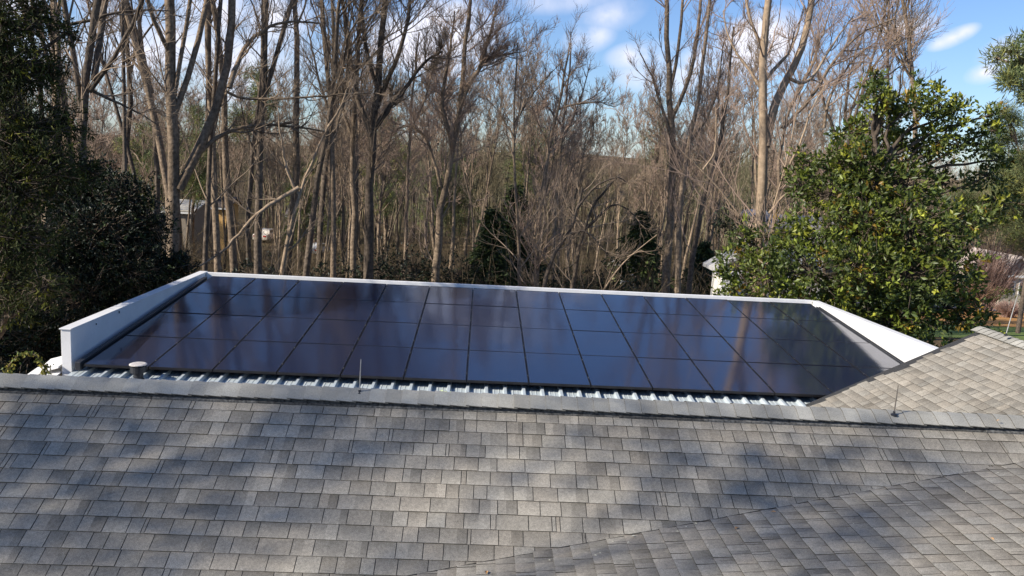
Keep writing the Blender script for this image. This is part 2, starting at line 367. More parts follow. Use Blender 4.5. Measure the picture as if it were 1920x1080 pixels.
# rear gable (C)
KX, KZ, KY, KR = 8.93, -2.05, 13.1, 8.27
zr_ = KZ+MC*(KR-KX); cC = 1/math.hypot(1, MC)
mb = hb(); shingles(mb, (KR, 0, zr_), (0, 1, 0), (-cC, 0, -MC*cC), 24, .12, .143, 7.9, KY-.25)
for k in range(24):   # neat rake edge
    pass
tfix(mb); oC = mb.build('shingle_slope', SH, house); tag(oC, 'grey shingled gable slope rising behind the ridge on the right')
bm = bmesh.new(); bm.from_mesh(oC.data); bmesh.ops.bisect_plane(bm, geom=bm.verts[:]+bm.edges[:]+bm.faces[:], plane_co=Vector((0, KY-10, 0)), plane_no=Vector((0, 1, 0)), clear_outer=True); bm.to_mesh(oC.data); bm.free()
mb = hb(); z_ = lambda x: KZ+MC*(x-KX)-.002
mb.quad((KR, 7.6, z_(KR)), (KR, KY+.0, z_(KR)), (5.0, KY, z_(5.0)), (5.0, 7.6, z_(5.0)))
mb.quad((KR, KY, z_(KR)), (KR, 7.6, z_(KR)), (KR+3.3, 7.6, z_(5.0)), (KR+3.3, KY, z_(5.0)))
mb.quad((KR, KY, z_(KR)-.03), (KR+3.3, KY, z_(5.0)-.03), (KR+3.3, KY, z_(5.0)), (KR, KY, z_(KR)))
mb.build('underlay', SHD, oC)
# rake trim: a thin shingle strip and drip edge along the gable end
mb = hb(); mb.obox((5.0, KY-.02, z_(5.0)-.06), (KR-5.0, 0, MC*(KR-5.0)), (0, .02, 0), (0, 0, .055), .9); mb.build('rake_trim', CAP, oC)
mb = hb(); mb.quad((5.2, KY-.1, -6), (KR+3, KY-.1, -6), (KR+3, KY-.1, z_(5.2)-.1), (5.2, KY-.1, z_(5.2)-.1)); mb.quad((5.2, KY-.1, z_(5.2)-.1), (KR+3, KY-.1, z_(5.2)-.1), (KR, KY-.1, z_(KR)-.06), (KR, KY-.1, z_(KR)-.06)); mb.build('gable_wall', WALL, house)
# back slope of the main ridge
mb = hb(); mb.quad((-10.5, YR, -HR-.003), (9, YR, -HR-.003), (9, YR+4.2, -HR-2.0), (-10.5, YR+4.2, -HR-2.0)); mb.build('rear_slope', SHD, house)

# ridge caps: lapped pieces over a raised vent
def ridge_cap(mb, O, u, s1, s2, length, piece=.143, hw=.155, rise=.05, jit=1.):
    """s1/s2: horizontal unit directions down each side with their drop"""
    O = np.array(O, float); u = np.array(u, float); k = 0; x = 0
    while x < length:
        t = random.uniform(.84, 1.12); h0 = rise+.001; h1 = rise+.012; x1 = x+piece+.03; sag = random.uniform(-.002, .002)
        for sdir, drop in (s1, s2):
            sdir = np.array(sdir, float)
            lo = lambda xx, h: O+u*xx+sdir*hw+np.array([0, 0, h-drop*hw+sag]); hi = lambda xx, h: O+u*xx+np.array([0, 0, h])
            md = lambda xx, h: O+u*xx+sdir*hw*.35+np.array([0, 0, h-drop*hw*.22])
            mb.quad(hi(x, h1), hi(x1, h0), md(x1, h0), md(x, h1), t); mb.quad(md(x, h1), md(x1, h0), lo(x1, h0), lo(x, h1), t)
            mb.quad(lo(x, h1), lo(x1, h0), lo(x1, h0-.007), lo(x, h1-.007), t*.3)
            mb.quad(hi(x, h1), md(x, h1), md(x, h1-.008), hi(x, h1-.008), t*.3); mb.quad(md(x, h1), lo(x, h1), lo(x, h1-.008), md(x, h1-.008), t*.3)
        x += piece
mb = hb(); ridge_cap(mb, (-10.5, YR, -HR), (1, 0, 0), ((0, -1, 0), .50), ((0, 1, 0), .45), 19.5)
tfix(mb); mb.build('ridge_cap', CAP, house)
mb = hb()
for dd, hh, dz in ((.150, .028, 0), (.172, .016, -.002)):
    x = -10.5
    while x < 9:
        w = random.uniform(.5, 1.3); j = random.uniform(-.004, .004); t = random.uniform(.6, 1.3)
        mb.obox((x, YR-dd*cA*1.0-j, -HR-dd*MA*cA), (w, 0, 0), (0, dd, dd*MA), (0, 0, hh+j*.5), t); x += w+.004
tfix(mb); mb.build('ridge_vent', mat('vent_edge', (.09, .088, .082), .9, .2, [(40, .4, 1.7)], True), house)
mb = hb(); ridge_cap(mb, (KR, 7.6, zr_), (0, 1, 0), ((-1, 0, 0), .45), ((1, 0, 0), .45), KY-7.6, rise=.02)
tfix(mb); o_ = mb.build('ridge_cap', CAP, house); o_['label'] = 'pale ridge cap of the rear gable on the right'

# ---------------------------------------------------------------- metal roof, parapets, walls
TL = R(4.408); tT = math.tan(TL); PZ, PY, PX, MW, ML, GP, GR = -3.630, 13.189, -6.231, 1.005, 1.5986, .014, .010
def roofz(y): return PZ-.165/math.cos(TL)+(y-PY)*tT
mb = hb(); y0, y1 = 12.82, 19.78; x = -6.46
prof = [(0, 0), (.075, 0), (.082, .006), (.09, .006), (.097, 0), (.15, 0), (.157, .006), (.165, .006), (.172, 0), (.225, 0), (.243, .055), (.285, .055), (.305, 0)]
pp = []
while x < 7.95:
    pp += [(x+a, b_) for a, b_ in prof[:-1]]; x += .305
pp.append((x, 0))
for (a, h), (b_, g) in zip(pp[:-1], pp[1:]):
    mb.quad((a, y0, roofz(y0)+h), (b_, y0, roofz(y0)+g), (b_, y1, roofz(y1)+g), (a, y1, roofz(y1)+h))
tfix(mb); mb.build('metal_roof', METAL, house); xe = x
mb = hb(); mb.box(-6.60, 8.15, 12.72, 12.848, roofz(12.85)-.12, roofz(12.85)-.010); mb.box(-7.4, 8.30, 12.55, 12.718, roofz(12.85)-.22, roofz(12.85)-.05)
mb.build('eave_flashing', WHITE, house, .004)
TOPZ = -3.10
mb = hb(); mb.box(-6.62, -6.462, 13.27, 19.80, -4.0, TOPZ); mb.build('parapet', WHITE, house, .006)['label'] = 'left white parapet, shaded blue on its inner face'
mb = hb(); mb.box(-6.637, -6.446, 13.25, 19.93, TOPZ+.002, TOPZ+.022); mb.build('coping', WHITE, house, .004)
mb = hb(); mb.box(-6.46, 8.15, 19.81, 19.91, -4.0, TOPZ+.008); mb.build('parapet', WHITE, house, .006)['label'] = 'low white curb along the far edge of the metal roof'
mb = hb(); mb.obox((8.155, 12.9, -4.2), (.15, 0, 0), (0, 6.90, -.12), (0, 0, 1.205)); mb.build('parapet', WHITE, house, .006)['label'] = 'right white parapet, sunlit cream on its inner face'
mb = hb(); mb.obox((8.143, 12.9, -2.992), (.175, 0, 0), (0, 6.93, -.12), (0, 0, .02)); mb.build('coping', WHITE, house, .004)
mb = hb()
mb.box(-6.4455, -6.432, 15.0, 15.02, TOPZ-.06, TOPZ-.02)
mb.build('coping_clip', BLACK, house); mb = hb(); mb.box(-6.4455, -6.432, 14.1, 14.115, TOPZ-.09, TOPZ-.06)
mb.build('coping_clip', BLACK, house)
# sloping white base flashing beside the left parapet
mb = hb(); mb.obox((-6.637, 12.86, -3.87), (-.62, 0, -.12), (0, .9, .10), (0, 0, .02)); mb.obox((-6.64, 13.2, -3.72), (-.42, .1, -.14), (0, .5, .1), (0, 0, .03)); mb.build('base_flashing', WHITE, house, .004)
mb = hb(); mb.box(-6.61, 8.49, 12.9, 19.88, -7.6, -4.02); mb.box(-9.5, 9.5, -3, 11.2, -7.6, -5.2); mb.build('wall', WALL, house)
# round vent with a pale cap
vp = empty('vent_pipe', (-5.28, 12.95, roofz(12.95)), 'black roof vent pipe with a pale round cap in front of the leftmost solar panels', 'vent')
mb = MB(vp.location); c = np.array(vp.location); mb.lathe(c+[0, 0, -.02], [(.075, 0), (.075, .17), (.12, .18), (.122, .275)]); mb.lathe(c, [(.18, -.01), (.17, .004), (.10, .02), (.08, .05)]); mb.build('pipe', RUB, vp, smooth=False)
mb = MB(vp.location); mb.lathe(c+[0, 0, .272], [(.11, 0), (.132, .004), (.132, .016), (.11, .026), (.03, .030)]); mb.build('cap', mat('vent_cap', (.62, .57, .52), .6, .3, [(14, .7, 1.1)]), vp)
# dark edge rails beside the array
def rail(name, x0, x1, ya, yb, za, zb, m, label):
    sh = tT; mb = MB((x0, ya, PZ)); mb.box(x0, x1, ya, yb, PZ+(ya-PY)*tT+za, PZ+(ya-PY)*tT+zb, 1., sh); o = mb.build(name, m, None, .006); o.location = (x0, ya, PZ); return tag(o, label, 'rail')
rail('edge_rail', -6.36, -6.275, 13.16, 19.35, -.10, .035, RUB, 'long black edge rail between the left parapet and the solar panels')
rail('edge_rail', 8.045, 8.068, 13.16, 19.3, -.10, .012, RUB, 'inner black edge rail right of the solar panels')
rail('edge_rail', 8.105, 8.13, 13.16, 19.3, -.10, .012, RUB, 'outer black edge rail next to the cream right parapet')

# ---------------------------------------------------------------- solar panels
TD = .038
def panel_meshes():
    mb = MB(); f = .011
    mb.box(0, MW, 0, f, -TD, 0); mb.box(0, MW, ML-f, ML, -TD, 0); mb.box(0, f, f+.0005, ML-f-.0005, -TD, 0); mb.box(MW-f, MW, f+.0005, ML-f-.0005, -TD, 0)
    mb.box(-.0066, MW+.0066, -.0046, .03, -TD-.003, -TD-.0004); mb.box(-.0066, MW+.0066, ML-.03, ML+.0046, -TD-.003, -TD-.0004); mb.box(-.0066, .03, .031, ML-.031, -TD-.003, -TD-.0004); mb.box(MW-.03, MW+.0066, .031, ML-.031, -TD-.003, -TD-.0004)
    fr = mesh('frame', mb.v, mb.f, BLACK)
    V = [(f, f, -.003), (MW-f, f, -.003), (MW-f, ML-f, -.003), (f, ML-f, -.003), (f, f, -.03), (MW-f, f, -.03), (MW-f, ML-f, -.03), (f, ML-f, -.03)]
    gl = mesh('glass', V, [(0, 1, 2, 3), (4, 7, 6, 5)], SG); u = gl.uv_layers.new(name='UVMap')
    for i, q in enumerate([(0, 0), (1, 0), (1, 1), (0, 1)]*2): u.data[i].uv = q
    return fr, gl
frm, gls = panel_meshes()
mb = MB(); mb.box(-.0065, .0065, -.018, .018, -.006, .003); mb.lathe((0, 0, .003), [(.0065, 0), (.0065, .005)], 8); clm = mesh('clamp', mb.v, mb.f, [BLACK, GALV])
for f_ in clm.polygons: f_.material_index = 1 if f_.index > 5 else 0
rows = ['front row', 'second row from the front', 'third row from the front', 'back row']
ords = ['first', 'second', 'third', 'fourth', 'fifth', 'sixth', 'seventh', 'eighth', 'ninth', 'tenth', 'eleventh', 'twelfth', 'thirteenth', 'fourteenth']
for j in range(4):
    for i in range(14):
        d = j*(ML+GR)
        o = empty('solar_panel', (PX+i*(MW+GP), PY+d*math.cos(TL), PZ+d*math.sin(TL)), 'black solar panel in the %s, %s from the left' % (rows[j], ords[i]), 'solar panel', 'solar panels on the metal roof')
        o.rotation_euler = (TL+R(random.gauss(0, .11)), R(random.gauss(0, .11)), 0)
        link('frame', frm, o); link('glass', gls, o)
        if i < 13:
            for q in (.22, .78):
                link('clamp', clm, o, (MW+GP/2, ML*q+random.uniform(-.05, .05), 0))
for k, q in enumerate([.35, 1.25]*4):
    j = k//2; d = j*(ML+GR)+q; y = PY+d*math.cos(TL); z = PZ+d*math.sin(TL)
    mb = MB((PX, y, z)); mb.box(PX-.05, PX+14*(MW+GP)+.06, y-.02, y+.02, z-.04-.045, z-.041); o = mb.build('mounting_rail', RUB); o.location = (PX, y, z)
    tag(o, 'black mounting rail under the %s, %s of two' % (rows[j], 'nearer' if k % 2 == 0 else 'farther'), 'rail', 'mounting rails under the panels')

# lightning rods
def rod(p, h, lean, label, r0=.006, m=GALV):
    o = empty('lightning_rod', p, label, 'lightning rod')
    tb = Tubes(); tb.add(np.array([[(0, 0, 0), (lean*.5, 0, h*.5), (lean, 0, h)]], float), np.array([[r0, r0*.9, r0*.55]]), 6); link('rod', tb.mesh('rod', m), o)
    mb = MB(); mb.lathe((0, 0, -.01), [(.03, 0), (.03, .012), (.012, .02), (.010, .04)], 10); link('base', mesh('base', mb.v, mb.f, RUB), o)
rod(at(674, 737, 7.25), .31, .006, 'thin pale lightning rod standing on the middle of the long ridge cap')
rod(at(1676, 777, 7.23), .275, .006, 'thin dark lightning rod on the ridge cap in front of the rear gable', m=mat('dark_rod', (.14, .12, .10), .6, .3))
rod(at(1886, 628, 12.3), .62, .09, 'thin lightning rod on the pale ridge of the rear gable', .008)

# fallen leaves and bits along the valley
rnd = random.Random(5)
LEAFM = [mat('dry_leaf', (.55, .30, .12), .7, .3), mat('pale_bit', (.72, .68, .52), .7, .3)]
def on_roof(px, py):
    q = CF + CR*(px-960)/F - CU*(py-540)/F
    nB = np.array([-MBS, 0, 1.]); P1 = q*((-HR-MBS*XV)/(q@nB)); nA = np.array([0, -MA, 1.]); P2 = q*((-HR-MA*YR)/(q@nA))
    return P1 if P1@P1 < P2@P2 else P2
lv = [(1381, 993, 1, .03), (1286, 990, 0, .014), (1304, 984, 0, .016), (1270, 999, 0, .012), (912, 1076, 1, .03), (1125, 1040, 0, .012), (1178, 1020, 0, .012), (1149, 1018, 0, .01), (1450, 962, 1, .022), (1866, 916, 0, .01), (1116, 1044, 0, .014),
      (1871, 889, 0, .01), (1215, 1024, 0, .01), (1327, 1025, 0, .008), (1188, 1008, 0, .02), (1640, 950, 0, .008), (1600, 985, 0, .008), (1810, 925, 0, .012), (1860, 1013, 1, .02), (1030, 1053, 0, .01), (1700, 965, 0, .008)]
for k, (x, y, kind, s) in enumerate(lv):
    p = on_roof(x, y)+np.array([0, 0, .012]); a = rnd.uniform(0, 6.28); e = np.array([math.cos(a), math.sin(a), .1]); g = np.array([-math.sin(a), math.cos(a), .1])
    V = [(0, 0, 0)-e*s, g*s*.45+[0, 0, s*.3], e*s, -g*s*.45+[0, 0, s*.35]]
    o = link('fallen_leaf' if kind else 'leaf_fragment', mesh('leaf', V, [(0, 1, 2, 3)], LEAFM[0 if kind else 1]), None, p)
    tag(o, ('orange dry leaf lying on the shingles of the lower right wing' if kind else 'tiny pale leaf fragment lying along the shingle valley'), 'leaf', 'orange leaves on the shingles' if kind else 'pale leaf fragments on the shingles')
p = on_roof(1675+150, 905)
q = at(1872, 789, 7.17); o = link('fallen_leaf', mesh('leaf', [(-.02, 0, 0), (0, .01, .01), (.02, 0, 0), (0, -.01, .012)], [(0, 1, 2, 3)], LEAFM[0]), None, q); tag(o, 'small orange leaf caught on the ridge vent at the right', 'leaf')
# pale green moss clump on the metal rib
mb = MB((-.5, 12.9, roofz(12.9)))
for k in range(26):
    a = rnd.uniform(0, 6.28); px_, py_ = -.47+rnd.gauss(0, .07), 12.95+rnd.gauss(0, .06); s = rnd.uniform(.02, .045); z_ = roofz(py_)+.03+rnd.uniform(0, .02)
    mb.quad((px_-s*math.cos(a), py_-s*math.sin(a), z_), (px_+s*math.sin(a)*.5, py_-s*math.cos(a)*.5, z_+.01), (px_+s*math.cos(a), py_+s*math.sin(a), z_+.006), (px_-s*math.sin(a)*.5, py_+s*math.cos(a)*.5, z_))
o = mb.build('leaf_clump', mat('pale_green', (.55, .62, .35), .8, .2)); o.location = (-.5, 12.9, roofz(12.9)); tag(o, 'pale green leaf clump on the metal roof ribs below the panels', 'leaves')

# ---------------------------------------------------------------- ground
def grid(name, xs, ys, zf, m, dz=0):
    X, Y = np.meshgrid(xs, ys); Z = zf(X, Y)+dz; V = np.stack([X, Y, Z], -1).reshape(-1, 3); nx, ny = len(xs), len(ys)
    i = np.arange(nx-1)[None]+np.arange(ny-1)[:, None]*nx; Fq = np.stack([i, i+1, i+nx+1, i+nx], -1).reshape(-1, 4)
    return link(name, mesh(name, V, Fq, m, None, True))
LIT = mat('leaf_litter', (.10, .072, .042), .95, .1, [(.35, (.75, .85, .7), (1.2, 1.1, 1.05)), (6, .55, 1.5), (.06, .8, 1.2)], bump=(6, .6, .1))
xs = np.concatenate([np.linspace(-3000, -160, 14), np.linspace(-150, 150, 101), np.linspace(160, 3000, 14)]); ys = np.concatenate([np.linspace(-60, 140, 81), np.linspace(150, 2600, 40)])
tag(grid('ground', xs, ys, ground_z, LIT), kind='structure')
ROAD = mat('street_asphalt', (.16, .155, .16), .9, .2, [(4, .85, 1.15)])
tag(grid('street', np.linspace(22, 70, 22), np.linspace(66, 72, 4), ground_z, ROAD, .03), kind='structure')
LAWN = mat('lawn', (.13, .17, .05), .95, .1, [(2, .8, 1.3)]); tag(grid('lawn', np.linspace(22, 60, 20), np.linspace(42, 48, 6), ground_z, LAWN, .02), kind='structure')
OR = mat('orange_leaf_bed', (.42, .22, .08), .95, .1, [(3, .7, 1.3)]); tag(grid('leaf_bed', np.linspace(20, 60, 22), np.linspace(48.1, 65.8, 12), ground_z, OR, .025), kind='structure')
GR2 = mat('far_lawn', (.16, .19, .07), .95, .1, [(1, .8, 1.2)]); tag(grid('grass_verge', np.linspace(24, 80, 22), np.linspace(72.2, 90, 12), ground_z, GR2, .03), kind='structure')

# ---------------------------------------------------------------- bare trees traced as real limbs at their own distance
def traced(label, Y, stems, bark=BARK, twig=TWIG, twr=.0065, dens=1., top=None, group=None, name='bare_tree', sc=1., wob=.05, upw=.06):
    """stems: list of (pixel polyline, width in pixels at its start, [twigs 0/1], [depth drift]) - the first one is the trunk and runs down to the ground"""
    tb = Tubes(); limbs = []; origin = None
    for k, st in enumerate(stems):
        pts, w = st[0], st[1]; tw = st[2] if len(st) > 2 else 1; dr = st[3] if len(st) > 3 else 0
        n_ = len(pts); P = [at(x, y, Y+dr*i/(n_-1)) for i, (x, y) in enumerate(pts)]
        ext = st[4] if len(st) > 4 else ((9. if pts[-1][0] < 620 else 3.)*sc if tw else 0)
        if tw and pts[-1][1] < 8:               # limbs leaving the frame go on above it
            d = unit(P[-1]-P[-2])+np.array([0, 0, .35]); d[1] += rg.normal(0, .15); P.append(P[-1]+unit(d)*ext); P.append(P[-1]+unit(d+rg.normal(0, .15, 3)+[0, 0, .2])*ext*.8)
        if k == 0:
            b0 = P[0]; gz = float(ground_z(b0[0], b0[1])); origin = np.array([b0[0], b0[1], gz]); sl_ = P[0]-P[1]; sl_ = sl_/max(abs(sl_[2]), .1)*.3
            P.insert(0, np.array([b0[0]+sl_[0]*.5*(b0[2]-gz), b0[1], gz-.3]))
        r0 = w/2*Y/F
        K = 16; Q = smooth_path(P, K, r0*.18*wob/.05)
        q = np.linspace(0, 1, K); r_ = r0*(1-.72*q**1.1)
        if k == 0: r_ = r_*(1+.45*np.exp(-q*22))
        if not tw: r_ = r0*(1-.55*q)
        tb.add(Q[None], r_[None], 9 if r0 > .1 else 6)
        if tw: limbs.append((Q, r_))
    t = empty(name, origin, label, 'tree', group)
    cr = crown(limbs, twr, dens, sc, upw, rmax=.055*sc)
    for nm_, T_, m_ in (('trunk', tb, bark), ('crown', cr, twig)):
        T_.V[0:] = [v-origin for v in T_.V]; link(nm_, T_.mesh(nm_, m_), t)
    return t

traced('big dark tree at the left with limbs crossing above the evergreens', 25, [
    ([(155, 330), (152, 230), (146, 160), (150, 100), (168, 50), (186, -10)], 17), ([(152, 200), (140, 120), (128, 60), (120, 0)], 10),
    ([(168, 172), (208, 128), (240, 82), (262, 40), (275, 5)], 8, 1, -1), ([(165, 165), (222, 195), (262, 212), (292, 232)], 7, 1, 1),
    ([(110, 48), (165, 40), (215, 24), (268, 19), (322, 20)], 7, 1, 1), ([(176, 150), (190, 80), (196, 40), (200, -5)], 12, 1, 1)], BARKD, dens=.8)
traced('tall dark forked tree with a thick trunk beside the dark evergreens', 29, [
    ([(324, 450), (329, 380), (327, 290), (321, 210), (319, 120), (316, 60), (315, -8)], 24), ([(327, 215), (348, 160), (362, 120), (376, 84), (388, 40), (392, -5)], 11, 1, 1),
    ([(336, 355), (368, 290), (396, 240), (424, 172), (436, 120), (432, 60), (436, -8)], 17, 1, 1.5), ([(425, 172), (440, 186), (500, 186), (560, 184), (610, 178), (660, 176), (705, 174)], 6, 1, 1), ([(350, 322), (372, 284), (400, 262), (420, 250), (450, 236), (502, 232), (560, 238), (620, 250)], 10, 1, 2),
    ([(430, 165), (446, 110), (470, 72), (505, 50), (545, 38), (600, 44)], 10, 1, 2), ([(318, 100), (292, 80), (278, 50), (268, 0)], 8, 1, -1), ([(325, 190), (338, 120), (350, 60), (358, -5)], 8)], BARK, dens=.9)
traced('leaning bare tree whose trunk bends left into a thicker one', 31, [
    ([(322, 450), (318, 330), (300, 240), (282, 168), (262, 130), (242, 76), (228, 0)], 15), ([(285, 175), (258, 120), (252, 60), (262, 0)], 8), ([(262, 130), (246, 110), (216, 90), (200, 60)], 5)], BARK, dens=.8)
traced('thin straight tree between the two big left trunks', 27, [([(236, 340), (234, 250), (233, 150), (231, 60), (229, -8)], 8), ([(234, 215), (258, 195), (285, 185)], 3), ([(233, 160), (212, 130), (205, 100)], 3)], BARKD, dens=.8)
traced('dark trunk right of the tall forked tree, rising through a green tangle', 33, [([(484, 480), (486, 380), (489, 280), (490, 190), (494, 110), (500, 50), (503, -8)], 15), ([(490, 200), (508, 130), (528, 70), (545, 20), (552, -5)], 9),
    ([(488, 300), (470, 270), (455, 220), (450, 180)], 6)], BARKD, dens=.9)
traced('slender tree with a bent trunk and a pale lower stem, above the panels', 28, [([(527, 515), (535, 460), (548, 410), (562, 370), (575, 320), (592, 285), (612, 245)], 12), ([(562, 368), (540, 330), (528, 270), (520, 200)], 6),
    ([(560, 352), (512, 380), (474, 406), (438, 452), (402, 482), (372, 500)], 9, 1, -1.5), ([(612, 245), (640, 200), (660, 140)], 6)], BARKP, dens=.6)
traced('bare tree with a beige trunk left of the diagonal branch', 32, [([(410, 500), (409, 430), (404, 360), (400, 300), (396, 240), (390, 170), (388, 90), (386, -8)], 13), ([(398, 260), (412, 200), (418, 140), (410, 60)], 6)], BARK, dens=.8)
traced('dark slim tree in front of the orange wall', 30, [([(383, 500), (386, 430), (390, 370), (392, 300), (398, 230), (402, 150), (408, 60), (412, -8)], 10)], BARKD, dens=.8)
traced('straight mid brown tree left of the dense twiggy pair', 36, [([(626, 500), (627, 400), (626, 300), (622, 200), (614, 120), (606, 50), (600, -8)], 11), ([(624, 230), (600, 160), (585, 90), (570, 20)], 6), ([(625, 260), (645, 190), (650, 120), (655, 40)], 6)], BARK, TWIG, dens=.9)
traced('tall tree with a broad fan of dark twigs, thickest left of the middle', 37, [([(692, 540), (692, 430), (694, 330), (700, 250), (706, 180), (714, 110), (720, 50), (724, -8)], 20), ([(702, 240), (740, 190), (770, 150), (800, 110), (830, 96)], 11),
    ([(700, 260), (670, 190), (655, 120), (650, 60), (640, -5)], 11), ([(704, 200), (738, 130), (760, 70), (770, 0)], 9), ([(708, 170), (686, 100), (680, 40), (676, -8)], 8)], BARKD, TWIG, dens=1.7)
traced('twin companion trunk left of the fan of dark twigs', 38, [([(660, 540), (662, 420), (664, 320), (660, 230), (668, 140), (672, 70), (676, -8)], 13), ([(662, 260), (640, 200), (632, 130), (630, 50)], 7)], BARK, TWIG, dens=1.5)
traced('tree leaning right with a long low limb reaching left', 41, [([(815, 530), (818, 460), (822, 400), (838, 330), (856, 250), (862, 200), (880, 150), (905, 110), (938, 90)], 17), ([(850, 270), (828, 210), (832, 150), (846, 90), (852, 20)], 9),
    ([(826, 350), (800, 250), (760, 228), (720, 262), (690, 290)], 7), ([(862, 200), (868, 140), (872, 80), (880, 20), (882, -5)], 9), ([(880, 160), (916, 104), (960, 102), (985, 96)], 6), ([(866, 175), (900, 130), (920, 60), (930, 10)], 8)], BARK, TWIGP, dens=1.6)
traced('pale slender tree standing before the dark conifer in the middle', 34, [([(975, 545), (973, 480), (970, 420), (967, 350), (964, 280), (963, 220), (966, 150), (970, 80)], 9), ([(965, 260), (935, 210), (910, 180)], 4), ([(964, 230), (990, 190), (1010, 160), (1040, 130)], 5)], BARK, dens=.9)
traced('two toned slender tree just right of the dark conifer', 37, [([(1004, 545), (1006, 490), (1010, 430), (1016, 380), (1022, 310), (1036, 250), (1048, 200), (1056, 150), (1066, 100)], 12), ([(1020, 340), (1030, 280), (1000, 210), (985, 170)], 5), ([(1046, 205), (1080, 195), (1120, 190), (1150, 200)], 5), ([(1052, 170), (1075, 130), (1100, 120)], 4)], BARK, TWIGP, dens=1.1)
traced('dark crooked tree sprawling right above the far roof edge', 33, [([(1018, 548), (1026, 500), (1044, 462), (1068, 440), (1082, 400), (1092, 350)], 12), ([(1068, 440), (1096, 430), (1120, 455), (1150, 490)], 5), ([(1082, 390), (1105, 360), (1130, 340), (1160, 330), (1180, 345)], 6)], BARKD, dens=.7)
traced('leaning dark tree with a broken pale branch', 36, [([(1070, 550), (1078, 500), (1090, 450), (1100, 410), (1120, 375), (1140, 350), (1165, 325)], 11), ([(1095, 430), (1130, 400), (1150, 380), (1180, 392), (1200, 420)], 6)], BARKD, dens=.8)
traced('thick trunk of a tall rosy crowned tree left of the beige one', 42, [([(1248, 545), (1254, 470), (1260, 390), (1262, 320), (1262, 250), (1256, 180), (1252, 100), (1248, 40), (1246, -8)], 17), ([(1262, 270), (1240, 200), (1222, 140), (1200, 100)], 7), ([(1260, 220), (1290, 160), (1306, 90), (1312, 20), (1314, -5)], 8),
    ([(1262, 300), (1300, 260), (1330, 220), (1350, 150), (1356, 80)], 7), ([(1256, 170), (1270, 110), (1276, 50), (1280, -5)], 7)], BARK, TWIGP, dens=.95)
traced('second trunk close beside the tall rosy crowned tree', 41, [([(1272, 545), (1274, 480), (1272, 420), (1276, 350), (1286, 290), (1300, 240), (1312, 180), (1322, 100), (1330, 20), (1332, -8)], 12)], BARK, TWIGP, dens=.8)
traced('dark leaning trunk between the rosy tree and the beige tree', 38, [([(1296, 500), (1306, 440), (1316, 390), (1326, 340), (1338, 300), (1356, 250), (1362, 190), (1370, 120), (1376, 50)], 12), ([(1334, 310), (1352, 290), (1356, 240), (1354, 190)], 5)], BARKD, TWIGP, dens=.8)
traced('smooth beige tree with two tall leaders rising beside the magnolia', 26, [([(1420, 500), (1422, 430), (1426, 380), (1434, 320), (1438, 265), (1428, 210), (1424, 160), (1428, 100), (1434, 50), (1440, -8)], 24), ([(1436, 275), (1444, 220), (1452, 175), (1478, 148), (1500, 110), (1514, 60), (1524, -8)], 17, 1, 1),
    ([(1426, 165), (1405, 130), (1380, 100), (1362, 60), (1356, 20)], 6, 1, 1), ([(1427, 160), (1455, 125), (1480, 100), (1496, 60), (1508, 10)], 8, 1, 1), ([(1430, 90), (1418, 60), (1402, 40), (1398, -5)], 6), ([(1480, 146), (1500, 160), (1522, 150), (1545, 110), (1570, 70), (1600, 30)], 7, 1, 1)], BARKP, TWIGP, dens=.6, wob=.02)
traced('long pale sapling leaning far left out of the magnolia', 25, [([(1424, 446), (1396, 420), (1372, 385), (1345, 345), (1318, 318), (1290, 300), (1266, 272)], 7), ([(1388, 408), (1370, 392), (1352, 385)], 5), ([(1318, 318), (1340, 290), (1343, 250), (1342, 200)], 4)], BARKP, TWIGP, dens=.5, wob=.02)
traced('pale multi stemmed sapling between the beige tree and the magnolia', 25, [([(1434, 440), (1445, 400), (1462, 350), (1478, 300), (1488, 240), (1500, 180)], 6), ([(1442, 400), (1470, 365), (1500, 352), (1520, 330)], 5), ([(1470, 330), (1500, 270), (1520, 210), (1550, 150)], 5)], BARKP, TWIGP, dens=.6)
traced('dark tree behind the beige one with its crown swept to the right', 32, [([(1440, 480), (1452, 420), (1462, 350), (1456, 290), (1466, 250), (1480, 200), (1500, 150), (1530, 110)], 12), ([(1466, 240), (1500, 210), (1530, 170), (1560, 120), (1590, 80), (1630, 50), (1680, 34)], 8), ([(1482, 200), (1520, 130), (1540, 70), (1560, 10)], 7), ([(1545, 240), (1552, 190), (1572, 150), (1600, 110), (1640, 80)], 6)], BARK, TWIGP, dens=.9)
traced('swept bare tree whose rosy twigs fade out over the magnolia top', 34, [([(1560, 380), (1570, 300), (1580, 240), (1600, 190), (1620, 140), (1650, 100), (1690, 70)], 9), ([(1590, 210), (1640, 160), (1680, 130), (1720, 100)], 5), ([(1584, 230), (1590, 150), (1610, 80), (1640, 20)], 6), ([(1575, 270), (1545, 200), (1530, 120), (1535, 40)], 6)], BARK, TWIGP, dens=.9)
traced('sparse pale dead branching tree above the far roof edge', 30, [([(1120, 560), (1150, 515), (1176, 482), (1205, 462), (1232, 440)], 5), ([(1176, 482), (1200, 470), (1228, 478)], 3)], BARKP, TWIG, dens=.35)
traced('tall thin tree left of centre with dense rosy twigs', 48, [([(760, 530), (762, 430), (764, 330), (768, 250), (772, 180), (780, 110), (786, 60)], 9), ([(768, 250), (796, 190), (812, 130), (820, 80)], 5)], BARK, TWIGP, dens=.9)
traced('bushy topped tree where the tree line dips', 50, [([(1035, 540), (1038, 440), (1044, 340), (1052, 270), (1060, 210), (1066, 150), (1070, 95)], 10), ([(1052, 270), (1080, 210), (1096, 160), (1106, 120)], 5), ([(1056, 240), (1020, 190), (1000, 150)], 5)], BARK, TWIGP, dens=.9)

